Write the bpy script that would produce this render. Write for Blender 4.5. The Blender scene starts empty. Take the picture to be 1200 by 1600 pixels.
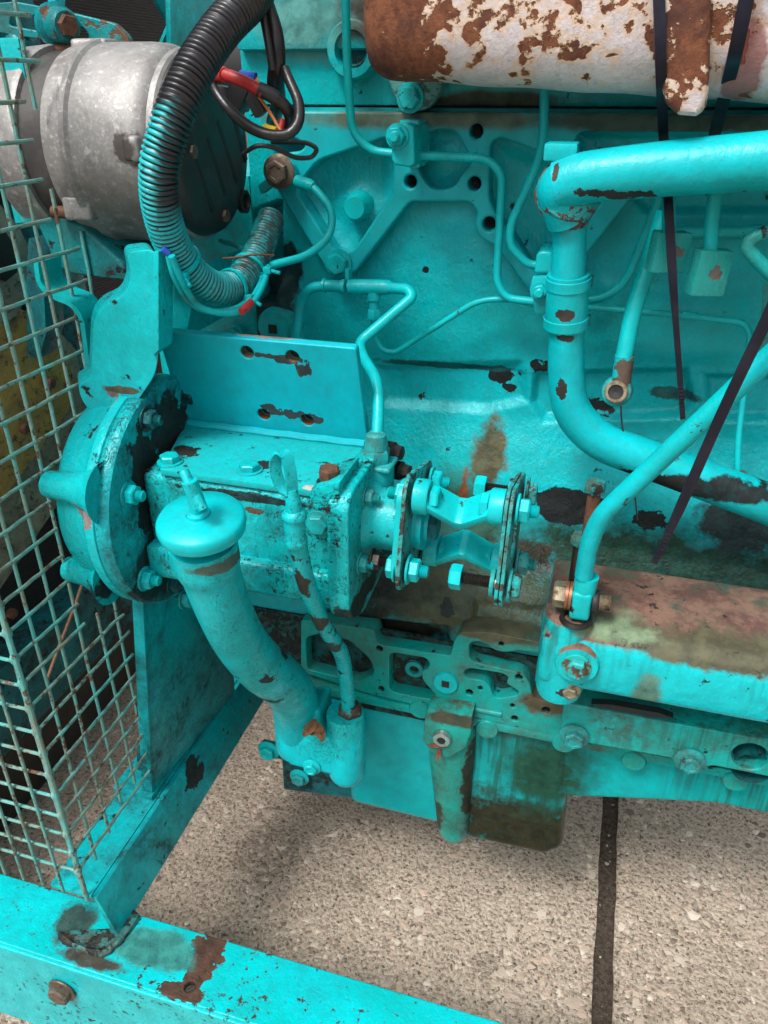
import bpy, bmesh, math, random
import numpy as np
from mathutils import Vector, Matrix, Quaternion

random.seed(7)
rng = np.random.default_rng(7)
scene = bpy.context.scene
COL = scene.collection
R = math.radians

# ------------------------------------------------------------------ camera
YAW, PITCH, FPX = R(16.2), R(29.0), 1202.0
HEAD = Vector((-math.sin(YAW), math.cos(YAW), 0))
FWD = HEAD * math.cos(PITCH) + Vector((0, 0, -math.sin(PITCH)))
RIGHT = Vector((math.cos(YAW), math.sin(YAW), 0))
UP = HEAD * math.sin(PITCH) + Vector((0, 0, math.cos(PITCH)))
CAM = FWD * -0.9
cd = bpy.data.cameras.new('camera')
cam = bpy.data.objects.new('camera', cd)
COL.objects.link(cam)
cam.location = CAM
cam.rotation_euler = (R(90) - PITCH, 0, YAW)
cd.sensor_fit = 'HORIZONTAL'
cd.sensor_width = 36.0
cd.lens = 36.0 * FPX / 1200.0
cd.clip_start, cd.clip_end = 0.01, 500.0
scene.camera = cam

# ------------------------------------------------------------------ light: bright overcast day
SUN_EL, SUN_AZ = R(57), R(206)          # high, from behind the camera's shoulder
w = bpy.data.worlds.new('World')
scene.world = w
w.use_nodes = True
nt = w.node_tree
nt.nodes.clear()
wo = nt.nodes.new('ShaderNodeOutputWorld')
bg = nt.nodes.new('ShaderNodeBackground')
sky = nt.nodes.new('ShaderNodeTexSky')
sky.sky_type = 'NISHITA'
sky.sun_disc = False
sky.sun_elevation = SUN_EL
sky.sun_rotation = SUN_AZ
sky.dust_density = 6.0
sky.air_density = 1.0
hs = nt.nodes.new('ShaderNodeHueSaturation')
hs.inputs['Saturation'].default_value = 0.22
nt.links.new(sky.outputs[0], hs.inputs['Color'])
nt.links.new(hs.outputs[0], bg.inputs[0])
bg.inputs[1].default_value = 0.13
nt.links.new(bg.outputs[0], wo.inputs[0])
sd = bpy.data.lights.new('sun', 'SUN')
sun = bpy.data.objects.new('sun', sd)
COL.objects.link(sun)
sd.energy, sd.angle, sd.color = 2.0, R(15), (1.0, 0.96, 0.9)
# the sun stands at azimuth SUN_AZ (clockwise from +Y) and elevation SUN_EL
sdir = Vector((math.sin(SUN_AZ) * math.cos(SUN_EL), math.cos(SUN_AZ) * math.cos(SUN_EL), math.sin(SUN_EL)))
sun.rotation_euler = (-sdir).to_track_quat('-Z', 'Y').to_euler()
sun.location = sdir * 5

vs = scene.view_settings
vs.view_transform = 'Standard'
vs.look = 'None'
vs.exposure = 0.58
vs.gamma = 1.0
vs.use_curve_mapping = False
scene.cycles.use_denoising = True
scene.cycles.adaptive_threshold = 0.02
scene.cycles.max_bounces = 6
scene.cycles.diffuse_bounces = 3
scene.cycles.glossy_bounces = 3

# ------------------------------------------------------------------ finding points in the place
def ray(x, y):
    return FWD * FPX + RIGHT * (x - 600.0) + UP * (800.0 - y)
def at(x, y, Y):
    d = ray(x, y); return CAM + d * ((Y - CAM.y) / d.y)
def atx(x, y, X):
    d = ray(x, y); return CAM + d * ((X - CAM.x) / d.x)
def atz(x, y, Z):
    d = ray(x, y); return CAM + d * ((Z - CAM.z) / d.z)
def sc(p):
    return (Vector(p) - CAM).dot(FWD) / FPX

# ------------------------------------------------------------------ objects
THINGS = []
def T(name, label, cat, group=None, kind=None):
    o = bpy.data.objects.new(name, None)
    COL.objects.link(o)
    o.empty_display_size = 0.02
    if label: o['label'] = label
    if cat: o['category'] = cat
    if group: o['group'] = group
    if kind: o['kind'] = kind
    THINGS.append(o)
    return o
def mesh_of(vf, sharp=38, flat=False):
    v, f = vf
    me = bpy.data.meshes.new('m')
    me.from_pydata([tuple(p) for p in v], [], f)
    me.validate()
    bm = bmesh.new(); bm.from_mesh(me)
    bmesh.ops.recalc_face_normals(bm, faces=bm.faces)
    bm.to_mesh(me); bm.free()
    if not flat:
        me.polygons.foreach_set('use_smooth', [True] * len(me.polygons))
        me.set_sharp_from_angle(angle=R(sharp))
    return me
def O(name, geo, mat, parent=None, label=None, sharp=38, flat=False, mtx=None):
    me = geo if isinstance(geo, bpy.types.Mesh) else mesh_of(geo, sharp, flat)
    o = bpy.data.objects.new(name, me)
    COL.objects.link(o)
    if mat and not me.materials: me.materials.append(mat)
    if mtx is not None: o.matrix_local = mtx
    if parent: o.parent = parent
    if label: o['label'] = label
    return o
def solo(name, geo, mat, label, cat, group=None, kind=None, sharp=38, flat=False):
    o = O(name, geo, mat, None, label, sharp, flat)
    if cat: o['category'] = cat
    if group: o['group'] = group
    if kind: o['kind'] = kind
    THINGS.append(o)
    return o
def finish():
    for t in THINGS:
        pts = []
        for o in ([t] if t.type == 'MESH' else []) + [c for c in t.children]:
            if o.type == 'MESH':
                mw = o.matrix_local if o is not t else Matrix()
                bb = [mw @ Vector(c) for c in o.bound_box]
                pts += bb
        if not pts: continue
        lo = Vector((min(p[i] for p in pts) for i in range(3)))
        hi = Vector((max(p[i] for p in pts) for i in range(3)))
        b = Vector(((lo.x + hi.x) / 2, (lo.y + hi.y) / 2, lo.z))
        if t.type == 'MESH':
            t.data.transform(Matrix.Translation(-b))
        for c in t.children:
            c.location = c.location - b
        t.location = b

# ------------------------------------------------------------------ shapes: each returns (verts, faces)
def join(*gs):
    v, f = [], []
    for g in gs:
        n = len(v)
        v += list(g[0]); f += [tuple(i + n for i in q) for q in g[1]]
    return v, f
def frame(d):
    d = Vector(d).normalized()
    a = Vector((0, 0, 1)) if abs(d.z) < 0.9 else Vector((1, 0, 0))
    u = d.cross(a).normalized()
    return d, u, d.cross(u)
def lathe(o, d, prof, n=32, cap=True, spin=0.0):
    d, u, v = frame(d); o = Vector(o)
    V, Fc = [], []
    for r, hh in prof:
        for k in range(n):
            a = 2 * math.pi * k / n + spin
            V.append(o + d * hh + (u * math.cos(a) + v * math.sin(a)) * r)
    m = len(prof)
    for i in range(m - 1):
        for k in range(n):
            k2 = (k + 1) % n
            Fc.append((i * n + k, i * n + k2, (i + 1) * n + k2, (i + 1) * n + k))
    if cap:
        Fc.append(tuple(range(n))); Fc.append(tuple((m - 1) * n + k for k in range(n)))
    return V, Fc
def fillet(pts, rad, n=5, closed=False):
    """Rounds the corners of a polyline of Vectors; rad in metres (or a list)."""
    out, m = [], len(pts)
    for i, p in enumerate(pts):
        if not closed and i in (0, m - 1):
            out.append(p.copy()); continue
        a, b = pts[i - 1], pts[(i + 1) % m]
        rr = rad[i] if isinstance(rad, (list, tuple)) else rad
        la, lb = (a - p).length, (b - p).length
        t = min(rr, la * 0.48, lb * 0.48)
        if t < 1e-6: out.append(p.copy()); continue
        q0, q1 = p + (a - p) / la * t, p + (b - p) / lb * t
        for k in range(n + 1):
            s = k / n
            out.append(q0 * (1 - s) ** 2 + p * (2 * s * (1 - s)) + q1 * s ** 2)
    return out
def sweep(pts, rad, n=12, caps=True):
    m = len(pts)
    rs = rad if isinstance(rad, (list, tuple)) else [rad] * m
    V, Fc = [], []
    t0 = (pts[1] - pts[0]).normalized()
    d, u, v = frame(t0)
    for i in range(m):
        a, b = pts[max(i - 1, 0)], pts[min(i + 1, m - 1)]
        t = (b - a)
        t = t.normalized() if t.length > 1e-9 else t0
        q = t0.rotation_difference(t)
        u = q @ u; t0 = t
        u = (u - t * u.dot(t)).normalized(); v = t.cross(u)
        for k in range(n):
            an = 2 * math.pi * k / n
            V.append(pts[i] + (u * math.cos(an) + v * math.sin(an)) * rs[i])
    for i in range(m - 1):
        for k in range(n):
            k2 = (k + 1) % n
            Fc.append((i * n + k, i * n + k2, (i + 1) * n + k2, (i + 1) * n + k))
    if caps:
        Fc.append(tuple(range(n))); Fc.append(tuple((m - 1) * n + k for k in range(n)))
    return V, Fc
def resample(pts, step):
    out = [pts[0].copy()]; acc = 0.0
    L = [0.0]
    for a, b in zip(pts, pts[1:]): L.append(L[-1] + (b - a).length)
    n = max(2, int(L[-1] / step)); j = 0
    for k in range(1, n + 1):
        s = L[-1] * k / n
        while j < len(L) - 2 and L[j + 1] < s: j += 1
        f = (s - L[j]) / max(1e-9, L[j + 1] - L[j])
        out.append(pts[j].lerp(pts[j + 1], f))
    return out, L[-1]
def pipe(pp, rpx, bend=0.03, n=14, seg=6):
    """pp: [(x, y, Y)], rpx radius in picture pixels at the first point."""
    W = [at(*p) for p in pp]
    r = rpx * sum(sc(p) for p in W) / len(W)
    return sweep(fillet(W, bend, seg), r, n)
def pipe_var(pp, bend=0.03, n=16, step=0.004):
    """pp: [(x, y, Y, rpx)]; the radius follows the list."""
    W = [at(*p[:3]) for p in pp]
    rr = [p[3] * sc(q) for p, q in zip(pp, W)]
    L = [0.0]
    for a, b in zip(W, W[1:]): L.append(L[-1] + (b - a).length)
    F = fillet(W, bend, 6)
    pts, tot = resample(F, step)
    rs = [float(np.interp(L[-1] * i / (len(pts) - 1), L, rr)) for i in range(len(pts))]
    return sweep(pts, rs, n)
def hexprof(r, hh, o, d, spin=None):
    s = random.random() * 3 if spin is None else spin
    return lathe(o, d, [(r * .97, 0), (r, hh * .06), (r, hh * .8), (r * .86, hh), (r * .5, hh * 1.02)], 6, True, s)
def bevel_mesh(vf, width, seg=2, angle=30):
    v, f = vf
    bm = bmesh.new()
    vs_ = [bm.verts.new(tuple(p)) for p in v]
    for q in f:
        try: bm.faces.new([vs_[i] for i in q])
        except ValueError: pass
    bmesh.ops.recalc_face_normals(bm, faces=bm.faces)
    es = [e for e in bm.edges if len(e.link_faces) == 2 and e.calc_face_angle(0) > R(angle)]
    if width > 0:
        bmesh.ops.bevel(bm, geom=es, offset=width, segments=seg, profile=0.6, affect='EDGES', clamp_overlap=True)
    bm.verts.index_update()
    V = [x.co.copy() for x in bm.verts]; Fc = [tuple(x.index for x in q.verts) for q in bm.faces]
    bm.free()
    return V, Fc
def box(c, s, bev=0.0, seg=2, rot=None):
    c = Vector(c); hx, hy, hz = s[0] / 2, s[1] / 2, s[2] / 2
    q = rot or Quaternion()
    V = [c + q @ Vector((sx * hx, sy * hy, sz * hz)) for sx in (-1, 1) for sy in (-1, 1) for sz in (-1, 1)]
    Fc = [(0, 1, 3, 2), (4, 6, 7, 5), (0, 4, 5, 1), (2, 3, 7, 6), (0, 2, 6, 4), (1, 5, 7, 3)]
    return bevel_mesh((V, Fc), bev, seg) if bev else (V, Fc)
def loft(front, back, bev=0.0, seg=2):
    """Solid between two polygons with the same number of points."""
    n = len(front)
    V = list(front) + list(back)
    Fc = [tuple(range(n)), tuple(range(2 * n - 1, n - 1, -1))] + [(i, (i + 1) % n, n + (i + 1) % n, n + i) for i in range(n)]
    return bevel_mesh((V, Fc), bev, seg) if bev else (V, Fc)
def plate2d(outline, holes, thick, bev, M):
    """A flat plate with openings and rounded edges: 2D outline in metres, front face at local z=0, body behind it."""
    cu = bpy.data.curves.new('c', 'CURVE')
    cu.dimensions = '2D'; cu.fill_mode = 'BOTH'
    for poly in [outline] + list(holes):
        s = cu.splines.new('POLY'); s.use_cyclic_u = True
        s.points.add(len(poly) - 1)
        for p, q in zip(s.points, poly): p.co = (q[0], q[1], 0, 1)
    cu.extrude = max(1e-5, thick / 2 - bev)
    cu.bevel_depth = bev; cu.bevel_resolution = 2; cu.offset = -bev
    ob = bpy.data.objects.new('c', cu); COL.objects.link(ob)
    dg = bpy.context.evaluated_depsgraph_get()
    me = bpy.data.meshes.new_from_object(ob.evaluated_get(dg))
    bpy.data.objects.remove(ob)
    me.transform(M @ Matrix.Translation((0, 0, -thick / 2)))
    me.polygons.foreach_set('use_smooth', [True] * len(me.polygons))
    me.set_sharp_from_angle(angle=R(38))
    return me
def fil2(poly, r):
    return [(p.x, p.y) for p in fillet([Vector((a, b, 0)) for a, b in poly], r, 4, True)]
def circle2(c, r, n=20):
    return [(c[0] + r * math.cos(2 * math.pi * k / n), c[1] + r * math.sin(2 * math.pi * k / n)) for k in range(n)]
def plateY(outline, holes, Y, thick, bev=0.0015, rnd=0.006, hr=0.004):
    """Plate facing the viewer's side (-Y): points seen at depth Y. holes: polygons, or (x, y, r) circles."""
    def cv(p): q = at(p[0], p[1], Y); return (q.x, q.z)
    ol = fil2([cv(p) for p in outline], rnd)
    hs_ = []
    for hole in holes:
        if isinstance(hole, tuple):
            q = at(hole[0], hole[1], Y); hs_.append(circle2((q.x, q.z), hole[2] * sc(q)))
        else: hs_.append(fil2([cv(p) for p in hole], hr))
    M = Matrix(((1, 0, 0, 0), (0, 0, -1, Y), (0, 1, 0, 0), (0, 0, 0, 1)))
    return plate2d(ol, hs_, thick, bev, M)
def plateX(outline_yz, holes, X, thick, bev=0.001, rnd=0.0):
    """Plate facing +X; outline given as (Y, Z) pairs."""
    ol = fil2(outline_yz, rnd) if rnd else outline_yz
    M = Matrix(((0, 0, 1, X), (1, 0, 0, 0), (0, 1, 0, 0), (0, 0, 0, 1)))
    return plate2d(ol, holes, thick, bev, M)
_cache = {}
def bolt(parent, p, d, r, kind='bolt', mat=None, name=None, hh=None):
    """Hex bolt head or nut seated at p, pointing along d, r = across-corners radius in metres."""
    if kind not in _cache:
        gs = []
        if kind != 'plain':
            gs.append(lathe((0, 0, 0), (0, 0, 1), [(1.0, -.05), (1.27, -.05), (1.3, .05), (1.27, .14), (.6, .15)], 24))
        if kind in ('bolt', 'plain'):
            gs.append(lathe((0, 0, .12), (0, 0, 1), [(.98, 0), (1, .06), (1, .55), (.88, .68), (.55, .70), (.3, .66)], 6, True))
        if kind == 'nut':
            gs.append(lathe((0, 0, .12), (0, 0, 1), [(.9, 0), (1, .07), (1, .72), (.85, .85), (.5, .86)], 6, True))
            st = [(.52, 0)]
            for i in range(7): st += [(.55, .9 + i * .09), (.48, .945 + i * .09)]
            st += [(.42, 1.58)]
            gs.append(lathe((0, 0, .1), (0, 0, 1), st, 16))
        if kind == 'flange':
            gs = [lathe((0, 0, 0), (0, 0, 1), [(1.0, -.05), (1.42, -.02), (1.42, .1), (1.05, .28), (.9, .3)], 24),
                  lathe((0, 0, .2), (0, 0, 1), [(.98, 0), (1, .05), (1, .6), (.86, .72), (.6, .72), (.52, .62)], 6, True)]
        _cache[kind] = join(*gs)
    me = mesh_of(_cache[kind], 30)
    mt = mat or PAINT
    key = (kind, mt.name)
    if key in _cache:
        bpy.data.meshes.remove(me); me = _cache[key]
    else:
        me.materials.append(mt); _cache[key] = me
    q = Vector(d).normalized().to_track_quat('Z', 'Y') @ Quaternion((0, 0, 1), random.random() * 6)
    m = Matrix.LocRotScale(Vector(p), q, Vector((r, r, r if hh is None else hh)))
    o = bpy.data.objects.new(name or ('nut' if kind == 'nut' else 'bolt'), me)
    COL.objects.link(o); o.matrix_local = m
    o.parent = parent
    return o
# ------------------------------------------------------------------ materials
class NB:
    def __init__(s, name):
        s.m = bpy.data.materials.new(name); s.m.use_nodes = True
        s.t = s.m.node_tree; s.t.nodes.clear(); s.nc = {}
        s.out = s.t.nodes.new('ShaderNodeOutputMaterial')
        s.b = s.t.nodes.new('ShaderNodeBsdfPrincipled')
        s.t.links.new(s.b.outputs[0], s.out.inputs[0])
        g = s.t.nodes.new('ShaderNodeNewGeometry'); s.geo = g; s.pos = g.outputs['Position']
    def put(s, sock, v):
        if v is None: return
        if isinstance(v, bpy.types.NodeSocket): s.t.links.new(v, sock)
        elif isinstance(v, (tuple, list)):
            sock.default_value = tuple(v) + ((1.0,) if len(v) == 3 and sock.type == 'RGBA' else ())
        else: sock.default_value = v
    def math(s, op, a, b=None, c=None, clamp=False):
        n = s.t.nodes.new('ShaderNodeMath'); n.operation = op; n.use_clamp = clamp
        s.put(n.inputs[0], a); s.put(n.inputs[1], b); s.put(n.inputs[2], c)
        return n.outputs[0]
    def vmath(s, op, a, b=None):
        n = s.t.nodes.new('ShaderNodeVectorMath'); n.operation = op
        s.put(n.inputs[0], a)
        if b is not None: s.put(n.inputs[1], b)
        return n.outputs['Value'] if op in ('LENGTH', 'DOT_PRODUCT') else n.outputs[0]
    def noise(s, scale, detail=4, rough=.55, dist=0, vec=None, col=False):
        key = (scale, detail, rough, dist, col) if vec is None else None
        if key and key in s.nc: return s.nc[key]
        n = s.t.nodes.new('ShaderNodeTexNoise')
        s.put(n.inputs['Vector'], vec or s.pos)
        s.put(n.inputs['Scale'], scale); s.put(n.inputs['Detail'], detail)
        s.put(n.inputs['Roughness'], rough); s.put(n.inputs['Distortion'], dist)
        o_ = n.outputs['Color' if col else 'Fac']
        if key: s.nc[key] = o_
        return o_
    def voro(s, scale, feat='F1', vec=None, out='Distance'):
        n = s.t.nodes.new('ShaderNodeTexVoronoi'); n.feature = feat
        s.put(n.inputs['Vector'], vec or s.pos); s.put(n.inputs['Scale'], scale)
        return n.outputs[out]
    def step(s, v, thr, gain):
        """0..1 mask: soft threshold at thr."""
        return s.math('MULTIPLY_ADD', v, gain, 0.5 - thr * gain, clamp=True)
    def mix(s, f, a, b):
        n = s.t.nodes.new('ShaderNodeMix'); n.data_type = 'RGBA'
        s.put(n.inputs[0], f); s.put(n.inputs[6], a); s.put(n.inputs[7], b)
        return n.outputs[2]
    def mixf(s, f, a, b):
        n = s.t.nodes.new('ShaderNodeMix'); n.data_type = 'FLOAT'
        s.put(n.inputs[0], f); s.put(n.inputs[2], a); s.put(n.inputs[3], b)
        return n.outputs[0]
    def bump(s, hgt, strength, dist=0.002, nrm=None):
        n = s.t.nodes.new('ShaderNodeBump')
        s.put(n.inputs['Height'], hgt); n.inputs['Strength'].default_value = strength
        n.inputs['Distance'].default_value = dist
        if nrm: s.put(n.inputs['Normal'], nrm)
        return n.outputs[0]
    def scaled(s, v):
        return s.vmath('MULTIPLY', s.pos, v)
    def spot(s, c, rad, nscale=60, namp=.9, gain=6, detail=5):
        """Mask of a ragged-edged stain, bare patch or painted shade round c with radii rad."""
        v = s.vmath('DIVIDE', s.vmath('SUBTRACT', s.pos, tuple(c)), tuple(rad) if isinstance(rad, (tuple, list)) else (rad,) * 3)
        d = s.vmath('LENGTH', v)
        if gain < 4: namp = min(namp, .55)
        elif gain < 7: namp = min(namp, .6)
        lo = 28 if nscale < 48 else (64 if nscale < 95 else 125)
        n1, n2 = s.noise(lo, 3, .55), s.noise(330, 3, .7)
        e = s.math('MULTIPLY_ADD', n2, .55 * namp, s.math('MULTIPLY', n1, 2.3 * namp))
        d2 = s.math('ADD', d, s.math('SUBTRACT', e, namp * 1.425))
        m = s.math('MULTIPLY_ADD', d2, -gain, gain + .5, clamp=True)
        if gain < 7:
            m = s.math('MULTIPLY', m, s.math('MULTIPLY_ADD', s.step(s.noise(125, 3, .55), .42, 5), .06, .94))
        return m
    def done(s, col=None, rough=None, metal=None, nrm=None, spec=None):
        b = s.b
        s.put(b.inputs['Base Color'], col); s.put(b.inputs['Roughness'], rough)
        s.put(b.inputs['Metallic'], metal); s.put(b.inputs['Normal'], nrm)
        s.put(b.inputs['Specular IOR Level'], spec)
        return s.m

TQ = (0.0, 0.40, 0.445)
TQL = (0.004, 0.52, 0.545)
TQG = (0.003, 0.30, 0.27)
BARE = (0.014, 0.012, 0.012)
BROWN = (0.05, 0.032, 0.022)
GRIME = (0.05, 0.055, 0.035)

def paint(name, col=TQ, light=TQL, fade=.5, chips=.70, chipscale=70, chipcol=BARE, grime=0.0, grimescale=9, grimecol=GRIME,
          crack=0.0, crackscale=60, cast=.35, castscale=260, rough=.27, patches=(), wear=0.0, drips=0.0, up=None, dust=.2):
    """Weathered machine enamel over cast iron or steel.
    chips: higher = fewer flakes; grime: share of oily dirt; patches: (centre, radii, colour, noise scale, noise amp, gain, roughness)"""
    k = NB(name)
    big = k.noise(7, 5, .6)
    c = k.mix(k.step(big, .5, 2.2 * fade), col, light)
    mott = k.noise(38, 4, .7)
    c = k.mix(k.math('MULTIPLY', k.step(mott, .53, 3.5), .48), c, (col[0] + .004, col[1] * .58, col[2] * .56))
    c = k.mix(k.math('MULTIPLY', k.step(k.noise(11, 4, .65), .55, 4), .45), c, (col[0], col[1] * .8, col[2] * .66))
    rgh = k.mixf(k.step(mott, .5, 3), rough * .72, rough * 1.35)
    h = k.noise(castscale, 3, .6)
    h2 = k.noise(castscale * .17, 4, .6)
    hh = k.math('MULTIPLY_ADD', h2, 1.5, h)
    if drips:
        dv = k.scaled((120, 120, 9))
        dn = k.noise(1.0, 4, .6, vec=dv)
        dm = k.math('MULTIPLY', k.step(dn, .53, 7), k.step(k.noise(6, 3), .5 - .25 * (drips - .5), 5))
        c = k.mix(k.math('MULTIPLY', dm, .75), c, (.012, .09, .07))
        rgh = k.mixf(dm, rgh, .55)
    if dust:
        dm = k.math('MULTIPLY', k.step(k.noise(150, 4, .8), .60, 5), dust)
        c = k.mix(dm, c, (.035, .20, .19))
    if grime:
        g = k.step(k.noise(grimescale, 6, .72, .4), .62 - .26 * grime, 4.5)
        g2 = k.math('MULTIPLY', g, k.step(k.noise(grimescale * 9, 4, .75), .48, 5))
        gm = k.math('MULTIPLY_ADD', g2, .55, k.math('MULTIPLY', g, .38), clamp=True)
        c = k.mix(gm, c, grimecol)
        rgh = k.mixf(gm, rgh, .6)
    if crack:
        rd = k.math('ABSOLUTE', k.math('SUBTRACT', k.noise(crackscale, 4, .62, 1.1), .5))
        cm = k.math('MULTIPLY', k.step(k.math('SUBTRACT', .022, rd), .008, 110), k.step(k.noise(22, 4, .6), .60 - .22 * crack, 9))
        fl_ = k.math('MULTIPLY', k.step(k.noise(130, 4, .7), .635, 14), k.step(k.noise(9, 3, .6), .60 - .2 * crack, 8))
        cm = k.math('MAXIMUM', k.math('MULTIPLY', cm, .85), k.math('MULTIPLY', fl_, .8))
        c = k.mix(cm, c, (.012, .03, .03)); rgh = k.mixf(cm, rgh, .7)
        hh = k.math('SUBTRACT', hh, k.math('MULTIPLY', cm, 2.0))
    if up:   # dirt and bare primer lying on upward faces
        sx = k.t.nodes.new('ShaderNodeSeparateXYZ'); k.t.links.new(k.geo.outputs['Normal'], sx.inputs[0])
        um = k.math('MULTIPLY', k.step(k.math('MULTIPLY_ADD', k.noise(30, 6, .7), .5, sx.outputs[2]), up[1], 5), up[2])
        uc = k.mix(k.step(k.noise(26, 5, .7), .53, 7), up[0], (.055, .06, .035))
        uc = k.mix(k.step(k.noise(17, 6, .75), .52, 9), uc, (.19, .09, .06))
        c = k.mix(k.math('MULTIPLY', um, .96), c, uc); rgh = k.mixf(um, rgh, .75)
    cn = k.noise(chipscale, 5, .68)
    ck = k.math('MULTIPLY_ADD', k.noise(chipscale * .12, 3, .5), .30, cn)
    chip = k.step(ck, chips + .15, 28)
    cc = k.mix(k.step(k.noise(64, 3, .55), .60, 6), chipcol, BROWN)
    c = k.mix(chip, c, cc)
    rgh = k.mixf(chip, rgh, .62)
    hh = k.math('SUBTRACT', hh, k.math('MULTIPLY', chip, 1.6))
    if wear:
        fl = k.step(k.noise(300, 4, .8), .76 - .1 * wear, 14)
        c = k.mix(fl, c, (.05, .035, .028)); hh = k.math('SUBTRACT', hh, fl)
    for p in patches:
        ce, ra, pc = p[:3]
        ns, na, ga, ro = (list(p[3:]) + [60, .9, 6, .6][len(p) - 3:])[:4]
        m = k.spot(ce, ra, ns, na, ga)
        pcv = k.mix(k.step(k.noise(64, 3, .55), .5, 4), pc, tuple(x * .55 for x in pc))
        c = k.mix(m, c, pcv); rgh = k.mixf(m, rgh, ro)
        if ga > 12: hh = k.math('SUBTRACT', hh, k.math('MULTIPLY', m, 1.2))
    br = k.noise(1.0, 3, .6, .8, vec=k.scaled((210, 210, 60)))
    hh = k.math('MULTIPLY_ADD', br, .9, hh)
    nr = k.bump(hh, min(1.0, cast * 1.0), .0014)
    k.b.inputs['Specular Tint'].default_value = (.7, 1, 1, 1)
    return k.done(c, rgh, 0.0, nr, .36)

def simple(name, col, rough=.5, metal=0.0, var=.25, scale=60, bump=.15, bscale=200, spec=.5, col2=None, thr=.55, gain=5):
    k = NB(name)
    c2 = col2 or tuple(x * (1 - var) for x in col)
    n = k.noise(scale, 6, .7)
    c = k.mix(k.step(n, thr, gain), col, c2)
    r = k.mixf(n, rough * .75, rough * 1.25)
    return k.done(c, r, metal, k.bump(k.noise(bscale, 4), bump, .001), spec)

def px_patch(x, y, Y, rx, rz, col, *rest, ry=.06):
    p = at(x, y, Y); s = sc(p)
    return (p, (rx * s, ry, rz * s), col) + rest

PAINT = paint('turquoise_enamel', chips=.67, grime=.08)
PAINT_CLEAN = paint('turquoise_enamel_clean', chips=.78, fade=.35, cast=.22, castscale=120)
PAINT_PIPE = paint('turquoise_pipe_enamel', chips=.68, chipscale=55, fade=.6, cast=.15, castscale=90, rough=.33)
PAINT_FRAME = paint('turquoise_frame_enamel', light=(0.002, 0.560, 0.600), chips=.60, chipscale=60, wear=.5, grime=.15, cast=.5, castscale=180)
PAINT_CRACK = paint('crackled_turquoise_enamel', light=(0.004, 0.560, 0.600), chips=.665, crack=.32, crackscale=75, grime=.16, grimescale=16, cast=.6, castscale=150, grimecol=(.02, .035, .035))
PAINT_GREEN = paint('oil_stained_turquoise_enamel', col=(0.002, 0.308, 0.310), light=(0.002, 0.433, 0.471), fade=1.0, chips=.62, grime=.55, grimescale=7, cast=.5)
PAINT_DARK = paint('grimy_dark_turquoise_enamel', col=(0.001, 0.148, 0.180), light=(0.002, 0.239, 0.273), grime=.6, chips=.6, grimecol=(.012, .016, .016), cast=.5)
RUST = simple('rusty_bolt_metal', (.13, .055, .028), .75, .2, scale=220, bump=.5, col2=(.05, .03, .022))
GREY_BOLT = simple('tarnished_bolt_metal', (.16, .13, .10), .5, .5, scale=160, bump=.4, col2=(.09, .05, .03))
STEEL = simple('bright_steel', (.55, .53, .5), .3, .9, scale=150, bump=.2)
BRASS = simple('tarnished_brass', (.30, .25, .17), .48, .55, scale=120, bump=.3, col2=(.10, .07, .04))
COPPER = simple('copper_washer_metal', (.30, .13, .07), .45, .6, scale=140)
THREAD = simple('dark_oily_thread', (.035, .03, .028), .4, .6, scale=140, bump=.2)
BLACK = simple('black_plastic', (.018, .018, .02), .38, 0, var=.5, scale=40, bump=.08)
BLACKR = simple('black_rubber', (.012, .012, .013), .6, 0, var=.4, scale=60, bump=.2)
TAPE = simple('black_insulating_tape', (.016, .016, .018), .34, 0, scale=50, bump=.5, bscale=120)
TIE = simple('black_nylon_tie', (.010, .010, .018), .36, 0, scale=30, bump=.05, col2=(.018, .017, .028), spec=.2)
HOLE = simple('shadowed_bore', (.01, .012, .012), .6, 0, scale=90)
REDC = simple('red_tape', (.42, .025, .025), .42, 0, scale=60, bump=.4, bscale=150, col2=(.22, .012, .014))
ORANGE = simple('orange_wire_sleeve', (.6, .2, .05), .45)
YELLOW = simple('yellow_connector_plastic', (.85, .62, .02), .45)
BLUE = simple('blue_connector_plastic', (.02, .09, .5), .45)
LEAFM = simple('dead_leaf', (.15, .075, .028), .75, 0, scale=200, bump=.4, bscale=300, col2=(.06, .03, .015))
LEAF2 = simple('red_brown_leaf', (.20, .06, .03), .75, 0, scale=200, bump=.4, bscale=300, col2=(.08, .02, .012))
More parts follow.
